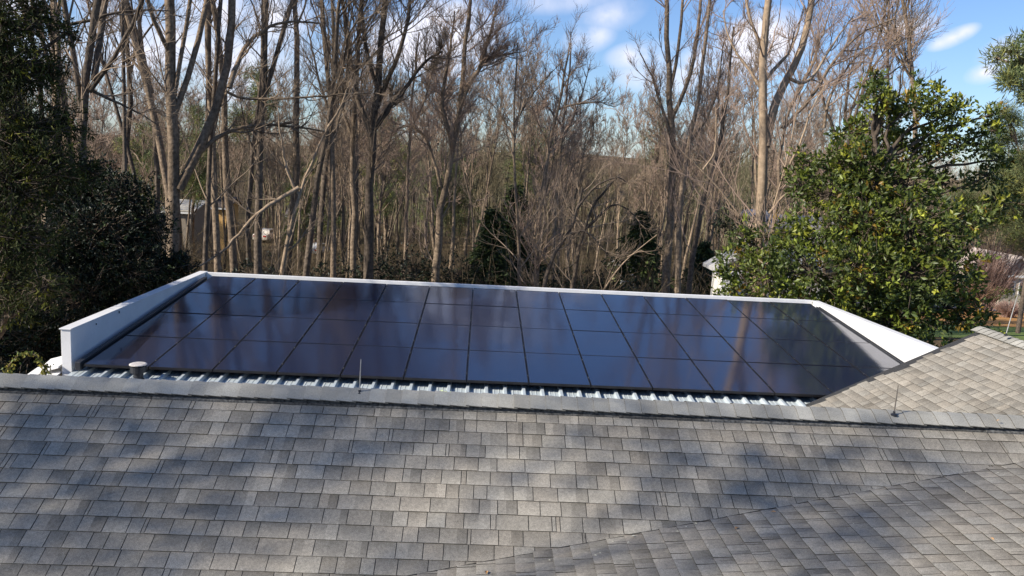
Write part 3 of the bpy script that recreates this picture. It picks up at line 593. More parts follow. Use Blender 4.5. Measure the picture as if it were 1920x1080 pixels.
# ---------------------------------------------------------------- slender trees of the wood: eight kinds, copied
def wood_tree(k, H, r0, bare_to, spread, nl, twig, bark, twr, dens):
    tb = Tubes(); P, r_ = sprout(np.zeros((1, 3))-[0, 0, .3], np.array([[rg.normal(0, .03), rg.normal(0, .03), 1.]]), np.array([H]), np.array([r0]), 14, .055, .05, .12); tb.add(P, r_, 7)
    a = kids(P, r_, nl, bare_to, .97, spread, .36, .5, np.array([H]), .25)
    L_ = a[2]*np.clip(1.2-.4*rg.random(len(a[2])), .4, 1.2); p1, r1 = sprout(a[0], a[1], L_*1.15, a[3], 10, .16, .10); tb.add(p1, r1, 4)
    limbs = [(p1[i], r1[i]) for i in range(len(p1))]+[(P[0, 6:], r_[0, 6:])]
    cr = crown(limbs, twr, dens, .8)
    return tb.mesh('trunk', bark), cr.mesh('crown', twig)
kinds = []
for k in range(9):
    H = [13, 15, 12, 16, 14, 11, 17, 13, 12][k]
    kinds.append((H,)+wood_tree(k, H, [.13, .16, .10, .18, .12, .09, .19, .14, .11][k], [.35, .45, .5, .4, .55, .4, .5, .3, .6][k], [38, 30, 45, 34, 28, 40, 36, 46, 30][k], [9, 10, 8, 12, 8, 9, 12, 10, 8][k],
                 [TWIG, TWIGP, TWIG, TWIG, TWIG, TWIGP][k % 6], [BARK, BARKD, BARKP, BARK][k % 4], .010, .40))
wr = random.Random(3)
def plant(px, Y, k, s, label, group):
    p = at(px, 520, Y); x = p[0]; gz = float(ground_z(x, Y)); H, tm, cm = kinds[k]
    o = empty('slender_tree', (x, Y, gz), label, 'tree', group); o.rotation_euler = (wr.gauss(0, .03), wr.gauss(0, .04), wr.uniform(0, 6.28)); o.scale = (s, s, s*wr.uniform(.9, 1.1))
    link('trunk', tm, o); link('crown', cm, o)
def skyline(px):      # pixel row of the tree tops
    return np.interp(px, [-300, 0, 400, 640, 760, 800, 940, 1000, 1060, 1110, 1160, 1240, 1300, 1420, 1680, 1760, 1850, 2200], [90, 110, 150, 130, 110, 110, 90, 130, 150, 215, 205, 140, 100, 120, 200, 320, 270, 180])
ZONES = [(0, 'beyond the left edge'), (200, 'behind the left hemlock'), (400, 'around the tall forked tree'), (560, 'right of the forked tree'), (760, 'behind the fan of dark twigs'), (900, 'behind the tree leaning right'), (1060, 'around the central conifer'),
         (1200, 'right of the central conifer'), (1330, 'behind the rosy crowned tree'), (1480, 'behind the beige tree'), (1900, 'behind the magnolia'), (9999, 'beyond the right edge')]
NW = 262
for i in range(NW):
    Y = 46+78*(wr.random()**.8); px = wr.uniform(-420, 1640) if i % 9 else wr.uniform(1640, 2200)
    if Y < 58 and 1290 < px < 1560: Y += 18
    if Y < 92 and px > 1640: Y = wr.uniform(95, 125)
    k = wr.randrange(9); H = kinds[k][0]; p = at(px, skyline(px)+wr.uniform(10, 150), Y); want = p[2]-float(ground_z(p[0], Y)); s = max(.5, min(1.5, want/H))
    pale = k in (2, 6); zone = [z for e_, z in ZONES if px < e_][0]; nf = 'nearer wood' if Y < 80 else 'farther wood'; kd = 'pale' if pale else 'brown'
    plant(px, Y, k, s, 'slender bare tree with a %s trunk, %s, %s' % (kd, nf, zone), '%s slender trees of the %s %s' % (kd, nf, zone))

tall = []
for k, (H, r0, bt) in enumerate([(24, .17, .42), (22, .14, .5), (26, .2, .45)]): tall.append((H,)+wood_tree(k, H, r0, bt, 34, 16, [TWIG, TWIGP, TWIG][k], [BARKD, BARKD, BARK][k], .008, .6))
for i, (px, Y) in enumerate([(30, 40), (95, 43), (170, 45), (232, 47), (300, 44), (338, 48), (418, 46), (470, 50), (538, 47), (600, 52), (655, 49), (60, 34), (205, 36), (262, 40), (445, 37), (572, 36), (-60, 30), (120, 42), (1640, 44), (1560, 40), (1700, 40)]):
    k = i % 3; H, tm, cm = tall[k]; p = at(px, 520, Y); o = empty('tall_tree', (p[0], Y, float(ground_z(p[0], Y))), 'very tall slim bare tree rising out of sight, %s' % [z for e_, z in ZONES if px < e_][0], 'tree', 'very tall slim trees %s' % [z for e_, z in ZONES if px < e_][0]); o.rotation_euler = (wr.gauss(0, .04), wr.gauss(0, .06), wr.uniform(0, 6.28)); q_ = 1.28 if i < 11 else 1.; o.scale = (q_*.95, q_*.95, q_*wr.uniform(.9, 1.08)); link('trunk', tm, o); link('crown', cm, o)
# far woodland: one mass of stems and twigs
n_ = 2300; Yf = 112+150*rg.random(n_); Xf = (rg.random(n_)-.48)*Yf*1.65; P0 = np.stack([Xf, Yf, ground_z(Xf, Yf)-.2], 1)
pxf = np.array([960+F*((q@CR)/(q@CF)) for q in P0]); sky_y = skyline(pxf)+120; top = np.array([at(a, max(min(b, 320), 265), c)[2] for a, b, c in zip(pxf, sky_y, Yf)])
Hf = np.clip(top-P0[:, 2], 8, 17)*(.75+.3*rg.random(n_))
tb = Tubes(); pf, rf = sprout(P0, np.tile([0, 0, 1.], (n_, 1))+rg.normal(0, .03, (n_, 3)), Hf, np.full(n_, .16), 7, .05, .03, .3); tb.add(pf, rf, 3)
a = kids(pf, rf, 12, .3, 1, 35, .3, .5, Hf, .3, .04); p1, r1 = sprout(a[0], a[1], a[2], a[3], 5, .12, .08); tb.add(p1, r1, 3)
a = kids(p1, r1, 5, .2, 1, 35, .6, .6, a[2], .1, .03); p1, r1 = sprout(a[0], a[1], a[2], np.full(len(a[2]), .026), 3, .12, .08); tb.add(p1, r1, 3)
tag(link('far_woodland', tb.mesh('far_woodland', mat('far_twig', (.19, .155, .105), .9, .1, [(.02, (.7, .95, .75), (1.25, 1.05, 1.05))]))), 'hazy brown mass of bare woodland beyond the nearer trees', 'woodland', None, 'stuff')

# brown undergrowth: stems and dry leaves between the trunks
n_ = 6500; Yf = 40+85*rg.random(n_)**1.2; Xf = (rg.random(n_)-.5)*Yf*1.5; keep = ~((Xf > 20) & (Yf < 92)); Yf, Xf = Yf[keep], Xf[keep]; n_ = len(Yf); P0 = np.stack([Xf, Yf, ground_z(Xf, Yf)-.1], 1)
tb = Tubes(); pf, rf = sprout(P0, np.stack([rg.normal(0, .5, n_), rg.normal(0, .5, n_), np.ones(n_)], 1), 1.4+3.4*rg.random(n_), np.full(n_, .022), 6, .2, .02, .4); tb.add(pf, rf, 3)
a = kids(pf, rf, 6, .15, 1, 45, .5, .5, np.full(n_, 2.2), .1, .011); p1, r1 = sprout(a[0], a[1], a[2], a[3], 4, .2, .02); tb.add(p1, r1, 3)
tag(link('undergrowth', tb.mesh('undergrowth', mat('brush_stem', (.15, .115, .07), .9, .1, [(.2, .7, 1.3)]))), 'tangle of dry brown brush between the trunks', 'undergrowth', None, 'stuff')

# ---------------------------------------------------------------- leafy trees
def leaves(P, D, size, asp, tone, fold=.25):
    """one pointed folded leaf per position, growing along D"""
    n_ = len(P); D = unit(D); side = unit(np.cross(D, rg.normal(0, 1, (n_, 3)))); up = np.cross(side, D); s = np.asarray(size)[:, None]
    V = np.stack([P, P+D*s*.5+side*s*asp*.5+up*s*fold*asp, P+D*s, P+D*s*.5-side*s*asp*.5+up*s*fold*asp], 1).reshape(-1, 3)
    i = np.arange(n_)[:, None]*4; return V, np.concatenate([i+[0, 1, 2], i+[0, 2, 3]], 0), np.repeat(tone, 4, axis=0)
def tones(n_, cols, wts, jit=.18):
    c = np.array(cols, float)[rg.choice(len(cols), n_, p=np.array(wts)/sum(wts))]; return c*(1+rg.normal(0, jit, (n_, 1))).clip(.4, 1.7)
def blob_tree(name, label, Y, blobs, base_px, m, leaf, asp, whorl, per, cols, wts, bark=BARKD, drop=0., lean=0., shell=.45, cat='tree', group=None, branchy=1., twr=.01):
    """blobs: (px, py, radius px, depth offset, count factor)"""
    tips = []; Dn = []; heads = []
    for (x, y, r_, dz, cf) in blobs:
        c = at(x, y, Y+dz); rad = r_*Y/F; n_ = int(per*cf*(r_/60.)**2); heads.append((c, rad))
        d = unit(rg.normal(0, 1, (n_, 3))); rr = rad*(shell+(1-shell)*rg.random((n_, 1))**.7)*(1+.16*rg.normal(0, 1, (n_, 1)))
        tips.append(c+d*rr*[1, .9, .85]); Dn.append(d)
    T = np.concatenate(tips); Dn = np.concatenate(Dn)
    b0 = at(*base_px, Y); gz = float(ground_z(b0[0], b0[1])); org = np.array([b0[0], b0[1], gz])
    clump = tones(len(T), cols, wts, .22)
    P = np.repeat(T, whorl, 0)+rg.normal(0, leaf*.35, (len(T)*whorl, 3)); D = np.repeat(Dn*.6+[0, 0, .35-drop], whorl, 0)+rg.normal(0, .75, (len(T)*whorl, 3))
    tn = np.repeat(clump, whorl, 0)*(1+rg.normal(0, .12, (len(P), 1)))
    V, Fq, tn = leaves(P, D, leaf*(.7+.6*rg.random(len(P))), asp, tn)
    t_ = empty(name, org, label, cat, group)
    link('crown', mesh('crown', V-org, Fq, m, tn.clip(0, 6)), t_)
    tb = Tubes(); top = max(heads, key=lambda h: h[0][2])[0]
    tr = smooth_path([org-[0, 0, .3], org+(top-org)*[.3, .3, .45], top], 14, .05); r0 = .16*branchy; tb.add(tr[None], np.linspace(r0, r0*.25, 14)[None], 7)
    hp = []
    for c, rad in heads:
        j = int(np.argmin(np.linalg.norm(tr-(c-[0, 0, rad]), axis=1))); j = max(2, min(j, 12)); hp.append(smooth_path([tr[j-1], (tr[j]+c)/2+rg.normal(0, .15, 3), c], 8, .05))
    hp = np.stack(hp); tb.add(hp, np.tile(np.linspace(r0*.45, r0*.15, 8), (len(hp), 1)), 5)
    idx = rg.integers(0, len(T), int(len(T)*.45)); cen = np.concatenate([np.tile(heads[i][0], (len(tips[i]), 1)) for i in range(len(heads))])
    st = cen[idx]; en = T[idx]; mid = (st+en)/2+rg.normal(0, .12, st.shape); tb.add(np.stack([st, mid, en], 1), np.tile([twr*1.6, twr, twr*.6], (len(idx), 1)), 3)
    tb.V = [v-org for v in tb.V]; link('trunk', tb.mesh('trunk', bark), t_)
    return t_
GREENS = [(1, 1, 1), (.6, .68, .65), (1.7, 1.6, 1.0), (2.8, 2.3, 1.2), (2.2, 1.1, .7)]
mg = [(1640, 150, 22, 0, 1.5), (1645, 185, 34, -.3, 1.6), (1605, 300, 50, -.4, 1.3),  (1650, 235, 48, .5, 1), (1710, 200, 55, 0, 1), (1760, 190, 40, -.5, 1), (1800, 205, 34, .3, 1), (1770, 260, 60, 0, 1), (1700, 280, 55, .5, 1), (1840, 270, 40, 0, .9), (1860, 215, 22, 0, 1.2), (1862, 245, 24, 0, 1),
      (1590, 250, 36, .5, .9), (1570, 300, 45, 0, 1), (1510, 300, 34, .5, .8), (1500, 345, 42, .5, .9), (1560, 360, 62, 0, 1), (1630, 340, 62, -.4, 1), (1700, 350, 62, -.4, 1), (1770, 345, 40, .3, .8), (1620, 420, 80, -1, 1), (1700, 430, 85, -1.2, 1),
      (1780, 420, 62, -.8, 1), (1850, 330, 40, .5, .9), (1880, 300, 24, .5, .9), (1840, 400, 44, 0, .9), (1880, 385, 34, .4, .9), (1550, 430, 70, -.4, 1), (1480, 440, 60, 0, 1), (1420, 470, 52, 0, 1), (1380, 500, 48, -.3, 1), (1390, 440, 28, 0, .8), (1440, 520, 70, -.8, 1),
      (1520, 510, 80, -1.2, 1), (1610, 510, 90, -1.5, 1), (1700, 520, 90, -1.5, 1), (1780, 500, 66, -1.2, 1), (1480, 590, 70, -1, 1), (1580, 600, 80, -1, 1), (1680, 600, 80, -1.2, 1), (1770, 580, 66, -1, 1), (1820, 520, 30, -.5, .9), (1820, 600, 40, -.8, 1), (1390, 570, 60, -.5, 1), (1700, 670, 80, -1, .8), (1600, 680, 70, -1, .6)]
blob_tree('magnolia_tree', 'large sunlit magnolia with glossy green leaves at the right behind the roof', 24, mg, (1650, 700), MAG, .165, .45, 9, 84, GREENS, [5, 3, 3, 1.2, .5], BARKD, shell=.35)
lo = [(120, 380, 50, 0, 1), (170, 350, 60, .5, 1), (230, 370, 60, 0, 1), (270, 430, 60, 0, 1), (180, 440, 85, -.6, 1), (100, 470, 80, -.8, 1), (240, 510, 80, -.6, 1), (310, 510, 50, 0, 1), (60, 560, 80, -.5, 1), (160, 560, 90, -1, 1), (250, 590, 70, -.8, 1), (320, 560, 50, -.3, 1), (355, 550, 30, 0, 1), (80, 650, 80, -1, 1), (180, 650, 70, -1, 1), (340, 500, 30, 0, 1), (280, 640, 70, .6, 1), (360, 620, 60, .6, .8), (20, 640, 80, -.6, 1)]
blob_tree('holly_tree', 'big dark glossy evergreen directly behind the left white parapet', 21, lo, (200, 760), HOLLY, .08, .5, 8, 420, [(1, 1, 1), (.5, .55, .5), (1.9, 1.9, 1.2), (2.6, 2.4, 1.2)], [6, 4, 1, .3], BARKD, shell=.3)
he = [(0, 40, 90, 0, .8), (70, 30, 60, .5, .7), (20, 140, 90, 0, 1), (90, 130, 55, .5, .7), (130, 60, 36, .5, .5), (30, 240, 100, -.3, 1), (110, 230, 60, .3, .8), (20, 340, 100, -.5, 1), (100, 310, 70, -.3, 1), (165, 320, 40, .2, .8), (20, 440, 90, -.6, 1), (10, 540, 90, -.6, 1), (80, 540, 50, -1, .8), (-60, 100, 120, 0, 1), (-70, 300, 130, 0, 1), (-60, 480, 120, 0, 1), (0, -60, 90, 0, .7)]
blob_tree('hemlock_tree', 'tall dark hemlock with drooping olive sprays filling the left edge', 16, he, (-40, 760), HEM, .10, .22, 8, 190, [(1, 1, 1), (.55, .6, .55), (1.7, 1.5, .8), (2.8, 2.3, .9)], [6, 5, 1.5, .5], BARKD, drop=.75, shell=.15)
def cone_tree(name, label, px, top, base, Y, wpx, m, cols, wts, n_=2600, leaf=.28, group=None, asp=.35):
    """conifer: sprays on down-swept branches"""
    n_ = int(n_); t0 = at(px, top, Y); gz = float(ground_z(t0[0], Y)); org = np.array([t0[0], Y, gz]); H = t0[2]-gz; rad = wpx/2*Y/F
    h = rg.random(n_)**.8; ph = rg.random(n_)*6.283; lay = np.sin(h*38+ph*2)*.12; rr = rad*(1-h)*(.25+.75*rg.random(n_)**.6)*(1+lay*2)*(1+.35*np.sin(ph*3+h*9))+.05
    P = np.stack([rr*np.cos(ph), rr*np.sin(ph), .12*H+h*H*.88-rr*.25], 1); D = np.stack([np.cos(ph), np.sin(ph), -.35*np.ones(n_)], 1)+rg.normal(0, .35, (n_, 3))
    P = np.repeat(P, 5, 0)+rg.normal(0, leaf*.4, (n_*5, 3)); D = np.repeat(D, 5, 0)+rg.normal(0, .35, (n_*5, 3)); tn = np.repeat(tones(n_, cols, wts), 5, 0)
    V, Fq, tn = leaves(P, D, leaf*(.6+.8*rg.random(len(P))), asp, tn); t_ = empty(name, org, label, 'tree', group); link('crown', mesh('crown', V, Fq, m, tn), t_)
    tb = Tubes(); tb.add(np.array([[(0, 0, -.3), (0, 0, H*.5), (0, 0, H*.97)]]), np.array([[.16, .1, .02]]), 6); link('trunk', tb.mesh('trunk', BARKD), t_)
DG = [(1, 1, 1), (.6, .65, .6), (1.7, 1.6, 1)]
cone_tree('conifer_tree', 'dark pointed conifer in the middle behind the pale slender trunk', 968, 352, 0, 46, 150, CONI, DG, [5, 3, 2], 1500)
cone_tree('conifer_tree', 'low dark conifer left of the central pointed one', 925, 395, 0, 44, 110, CONI, DG, [5, 3, 2], .6*1600)
cone_tree('conifer_tree', 'broad dark evergreen left of the twin trunks', 1205, 400, 0, 50, 170, CONI, DG, [5, 3, 2], .6*2600)
cone_tree('conifer_tree', 'small dark cedar just left of the white house roof', 1322, 455, 0, 52, 90, CONI, DG, [5, 3, 2], .6*1200)
for (x, y, r_, Y, lab) in [(700, 505, 62, 40, 'dark low holly below the fan of dark twigs'), (775, 500, 58, 42, 'rounded dark holly behind the middle of the far roof edge'), (860, 515, 52, 43, 'small dark holly left of the central conifers'), (630, 520, 48, 38, 'small dark holly left of the rounded one'), (470, 515, 44, 35, 'low green shrub behind the far left panel corner'), (1385, 408, 36, 34, 'dark green shrub crown in front of the white chimney'), (1120, 530, 44, 44, 'low dark shrub under the dead pale tree'), (1050, 530, 40, 42, 'tiny dark shrub right of the slender two toned tree')]:
    blob_tree('holly_shrub', lab, Y, [(x, y, r_, 0, 1), (x-r_*.8, y+r_*.4, r_*.8, .3, 1), (x+r_*.8, y+r_*.3, r_*.8, -.3, 1)], (x, y+30), HOLLY, .14, .45, 6, 170, [(1, 1, 1), (.6, .6, .6), (2, 1.9, 1.2)], [5, 4, 1], shell=.2, cat='shrub', branchy=.4)
# pines showing green through the bare crowns
PG = [(1, 1, 1), (.6, .7, .6), (1.5, 1.3, .8)]
def pine(px, top, Y, wpx, label, hpx=150, per=100, bx=None):
    bl = []; pr = random.Random(int(px)); 
    for k in range(11):
        f_ = k/10; bl.append((px+pr.gauss(0, wpx*.25*(1-f_*.5)), top+14+hpx*(1-f_)*1.0, wpx*.22*(1.25-f_*.6), pr.gauss(0, 1.2), 1.2))
    blob_tree('pine_tree', label, Y, bl, (bx or px, 560), PINE, .34, .10, 9, per*5, PG, [5, 3, 2], BARK, shell=.1, branchy=1.2)
pine(720, 215, 80, 120, 'faint green pine seen through the fan of dark twigs'); pine(1235, 180, 85, 90, 'greenish pine top where the tree line dips'); pine(360, 195, 75, 130, 'pale green pine glimpsed through the forked tree')
pine(480, 110, 60, 90, 'dark green pine tangle high beside the dark trunk', 120); pine(1010, 215, 88, 130, 'olive pine behind the two toned slender tree', 120); pine(60, 190, 70, 150, 'green pine far behind the left evergreens'); pine(560, 300, 70, 120, 'low yellow green pine left of centre', 130)
pine(850, 280, 90, 150, 'yellowish pine low behind the leaning tree', 120); pine(270, 230, 65, 120, 'bushy pine behind the thin straight tree', 140)
pine(1905, 60, 30, 90, 'feathery pine reaching in at the upper right edge', 110, 60, 2040); pine(1890, 195, 60, 150, 'soft blue green pine behind the magnolia top', 170, 130, 1990); pine(1900, 300, 66, 170, 'yellow green pine lower at the right edge', 130, 130, 1980); pine(1960, 120, 50, 130, 'tall pine just beyond the right edge', 220, 50)

# ---------------------------------------------------------------- right side: bushes, cars, houses
def twig_bush(px, py, Y, wpx, hpx, m, label, n_=260):
    b = at(px, py, Y); gz = float(ground_z(b[0], Y)); org = np.array([b[0], Y, gz]); H = at(px, py-hpx, Y)[2]-gz; r_ = wpx/2*Y/F
    a = rg.random(n_)*6.283; tilt = rg.random(n_)**.6*r_/H*1.1; D = np.stack([np.cos(a)*tilt, np.sin(a)*tilt, np.ones(n_)], 1)
    tb = Tubes(); P, q = sprout(rg.normal(0, .15, (n_, 3))*[1, 1, 0], D, H*(.7+.35*rg.random(n_)), np.full(n_, .028), 7, .08, -.01, .4); tb.add(P, q, 3)
    k = kids(P, q, 9, .25, 1, 30, .4, .6, np.full(n_, H*.6), .1, .014); p1, r1 = sprout(k[0], k[1], k[2], k[3], 4, .12, 0); tb.add(p1, r1, 3)
    o = link('twig_shrub', tb.mesh('twig_shrub', m), None, org); tag(o, label, 'shrub')
ROSE = mat('rosy_stem', (.33, .22, .18), .9, .1, [(.5, .8, 1.2)])
twig_bush(1858, 520, 66, 130, 66, ROSE, 'rounded pinkish leafless bush right of the magnolia'); twig_bush(1815, 560, 60, 90, 40, mat('rust_stem', (.24, .15, .10), .9, .1), 'low rust red shrub left of the parked car'); twig_bush(1890, 590, 56, 60, 26, ROSE, 'small reddish shrub beside the street')
def hedge(x0, x1, py, Y, hpx, label):
    bl = [(x, py-hpx*.4, hpx*.75, 0, 1.3) for x in np.arange(x0, x1, hpx*.8)]
    blob_tree('hedge', label, Y, bl, ((x0+x1)/2, py), MAG, .16, .5, 5, 230, [(1, 1, 1), (1.5, 1.3, 1)], [3, 1], shell=.1, cat='hedge', branchy=.3)
hedge(1825, 1950, 560, 62, 22, 'low green hedge between the pinkish bush and the street')
def car(px, py, Y, label, col, yaw=0., s=1.):
    b = at(px, py, Y); gz = float(ground_z(b[0], Y)); o = empty('parked_car', (b[0], Y, gz+.03), label, 'car'); o.rotation_euler = (0, 0, yaw); o.scale = (s, s, s)
    pm = mat('car_paint', col, .3, .5, coat=.5); gm = mat('car_glass', (.02, .025, .03), .1, .6); bm_ = mat('tyre', (.02, .02, .02), .8, .2)
    prof = [(-2.2, .35), (-2.25, .7), (-2.1, .95), (-1.5, 1.02), (-.85, 1.45), (.65, 1.48), (1.35, 1.0), (2.1, .88), (2.25, .6), (2.2, .35)]
    def ext(P_, w0, w1, zs):
        V = [(x, -(w0 if z < zs else w1), z) for x, z in P_]+[(x, (w0 if z < zs else w1), z) for x, z in P_]; n_ = len(P_)
        return V, [tuple(range(n_-1, -1, -1)), tuple(range(n_, 2*n_))]+[(i, (i+1) % n_, n_+(i+1) % n_, n_+i) for i in range(n_)]
    V, Fq = ext(prof, .88, .68, 1.1); link('body', mesh('body', V, Fq, pm), o)
    V, Fq = ext([(-1.38, 1.06), (-.86, 1.40), (.58, 1.42), (1.16, 1.04)], .86, .715, 1.2); link('window', mesh('window', V, Fq, gm), o)
    for x in (-1.4, 1.4):
        for y in (-.84, .84):
            tb = Tubes(); tb.add(np.array([[(x, y-.1, .33), (x, y+.1, .33)]]), np.array([[.33, .33]]), 14); w = link('wheel', tb.mesh('wheel', bm_, False), o)
            mb = MB(); mb.lathe((0, 0, 0), [(.2, -.11), (.2, .11)], 12); q = link('rim', mesh('rim', [(x+v[0], y+v[2], .33+v[1]) for v in mb.v], mb.f, GALV), w)
    for y in (-.6, .6):
        mb = MB(); mb.box(2.16, 2.27, y-.18, y+.18, .62, .76); link('headlight', mesh('headlight', mb.v, mb.f, mat('lamp_glass', (.8, .8, .8), .2, .5)), o)
        mb = MB(); mb.box(-2.27, -2.15, y-.18, y+.18, .7, .86); link('tail_light', mesh('tail_light', mb.v, mb.f, mat('tail_red', (.45, .02, .02), .3, .5)), o)
car(1852, 575, 80, 'red car parked beyond the street right of the magnolia', (.5, .02, .03), 1.3, .9); car(1884, 575, 82, 'white car parked beside the red one', (.75, .75, .72), 1.4, .9)
car(596, 480, 102, 'small white car half hidden among the trunks', (.8, .8, .78), 1.4, .9); car(500, 455, 112, 'pale cream van like car among the left trunks', (.85, .75, .6), 1.45, 1.1)
def gable_house(px0, px1, py_eave, Y, depth, wallc, roofc, label, ridge_along_x=False, rise=1.4, win=2, base_z=None, chimney=None, columns=False):
    a, b = at(px0, py_eave, Y), at(px1, py_eave, Y); x0, x1, ze = a[0], b[0], a[2]; gz = float(ground_z((x0+x1)/2, Y))-.3
    o = empty('far_house', ((x0+x1)/2, Y, gz), label, 'house'); wm = mat('wall_paint', wallc, .8, .2, [(2, .93, 1.04)]); rm = mat('roof_far', roofc, .9, .2, [(4, .8, 1.15)])
    tr = mat('trim', (.75, .74, .70), .6, .3); gl = mat('pane', (.04, .05, .06), .15, .6); org = (( x0+x1)/2, Y, gz); ov = .35
    mb = MB(org); mb.box(x0, x1, Y, Y+depth, gz, ze); xm, ym = (x0+x1)/2, Y+depth/2
    if ridge_along_x:
        i = len(mb.v)
        for x in (x0, x1): mb.v += [np.array(p)-mb.o for p in ((x, Y, ze), (x, Y+depth, ze), (x, ym, ze+rise))]; mb.t += [1.]*3
        mb.f += [(i, i+1, i+2), (i+3, i+5, i+4)]
    else:
        i = len(mb.v)
        for y in (Y, Y+depth): mb.v += [np.array(p)-mb.o for p in ((x0, y, ze), (x1, y, ze), (xm, y, ze+rise))]; mb.t += [1.]*3
        mb.f += [(i, i+1, i+2), (i+3, i+5, i+4)]
    mb.build('wall', wm, o)
    mb = MB(org); th = np.array([0, 0, .14])
    if ridge_along_x:
        for s_ in (-1, 1):
            e = Y-ov if s_ < 0 else Y+depth+ov; k = rise*(1+2*ov/depth); mb.obox((x0-ov, e, ze-ov*rise/(depth/2)), (x1-x0+2*ov, 0, 0), (0, ym-e, k), th)
    else:
        for s_ in (-1, 1):
            e = x0-ov if s_ < 0 else x1+ov; mb.obox((e, Y-ov, ze-ov*rise/((x1-x0)/2)), (0, depth+2*ov, 0), (xm-e, 0, rise*(1+2*ov/(x1-x0))), th)
    rf = mb.build('roof', rm, o)
    mb = MB(org); mb.box(x0-.3, x1+.3, Y-.32, Y-.20, ze-.32, ze-.12); mb.build('fascia', tr, o)
    for k in range(win):
        wx = x0+(x1-x0)*(k+.5)/win+.1; mb = MB(org); mb.box(wx-.5, wx+.5, Y-.06, Y+.02, ze-1.9, ze-.7); f_ = mb.build('window', tr, o); mb = MB(org); mb.box(wx-.42, wx+.42, Y-.08, Y-.061, ze-1.82, ze-.78); mb.build('pane', gl, f_)
    if chimney:
        cx, cw, ct = chimney; c = at(cx, ct, Y+depth*.3); mb = MB(org); mb.box(c[0]-cw, c[0]+cw, Y+depth*.3, Y+depth*.3+cw*2, ze, c[2]); mb.box(c[0]-cw-.06, c[0]+cw+.06, Y+depth*.3-.06, Y+depth*.3+cw*2+.06, c[2]+.002, c[2]+.12); mb.build('chimney', tr, rf)
    if columns:
        mb = MB(org); mb.box(x0-.05, x0+.35, Y-.5, Y-.1, gz, ze-.3); mb.build('column', tr, o)
    return o
gable_house(1352, 1420, 499, 34, 1.2, (.72, .69, .60), (.42, .41, .39), 'small white house corner with a gable roof beside the magnolia', rise=.45, win=0, columns=True)
gable_house(1452, 1580, 458, 52, 6, (.80, .74, .62), (.28, .25, .23), 'cream house with a white chimney hidden behind the magnolia', True, 1.6, 3, chimney=(1470, .45, 430))
gable_house(404, 428, 385, 74, 3, (.66, .40, .15), (.16, .13, .11), 'narrow orange lit wall seen between the left trunks', True, .6, 0)
gable_house(1408, 1432, 405, 58, 1.2, (.74, .72, .68), (.5, .48, .45), 'tall white stair tower partly hidden by the beige trunk', True, .3, 0)
gable_house(205, 362, 388, 92, 8, (.30, .25, .19), (.50, .46, .38), 'long low house with a pale roof behind the left trunks', True, .8, 0)
gable_house(540, 590, 402, 112, 6, (.4, .28, .22), (.22, .18, .16), 'small brick coloured house far among the trunks', True, 1.6, 2)
gable_house(1880, 1935, 512, 74, 7, (.5, .42, .33), (.52, .44, .38), 'small brown gabled house at the right edge', False, 1.5, 2)
gable_house(1160, 1190, 508, 60, 3, (.62, .60, .28), (.3, .28, .22), 'little yellow shed beside the broad evergreen', True, .5, 1)
# leafy vine arching at the far left of the ridge
b0 = at(45, 705, 11.5); arc = [at(x, y, 11.5) for x, y in [(10, 712), (14, 690), (28, 670), (48, 661), (68, 665), (82, 682), (86, 704)]]
o = empty('climbing_vine', (b0[0], b0[1], b0[2]-.1), 'arching vine with yellow green leaves left of the white parapet', 'vine'); org = np.array(o.location)
tb = Tubes(); pa = smooth_path(arc, 24, .008)-org; tb.add(pa[None], np.full((1, 24), .008), 5)
st = np.array([[at(x, 720, 11.5)-org-[0, 0, .1], at(x+1, 700, 11.5)-org, at(x+4, 683, 11.5)-org] for x in (12, 36, 48, 86)]); tb.add(st, np.full((4, 3), .006), 4); link('stem', tb.mesh('stem', BARK), o)
ip = rg.integers(0, 24, 200); P = pa[ip]+rg.normal(0, .022, (200, 3)); P2 = np.array([at(x, y, 11.5)-org for x, y in [(22, 700), (84, 695), (16, 702), (88, 686)]]); P2 = P2[rg.integers(0, 4, 110)]+rg.normal(0, .04, (110, 3)); P = np.concatenate([P, P2])
V, Fq, tn = leaves(P, rg.normal(0, 1, P.shape), .05*(.6+.7*rg.random(len(P))), .6, tones(len(P), [(1, 1, 1), (.5, .7, .8), (1.4, 1.2, 1)], [3, 2, 1])); link('foliage', mesh('foliage', V, Fq, VINE, tn), o)
# street things at the right edge
o = empty('utility_pole', tuple(at(1912, 600, 40)*[1, 1, 0]+[0, 0, -7.4]), 'dark pole at the right edge beside the street', 'pole'); tb = Tubes(); tb.add(np.array([[(0, 0, 0), (0, 0, 1.6), (0, 0, 3.0)]]), np.array([[.12, .11, .1]]), 8); link('post', tb.mesh('post', BARKD), o)

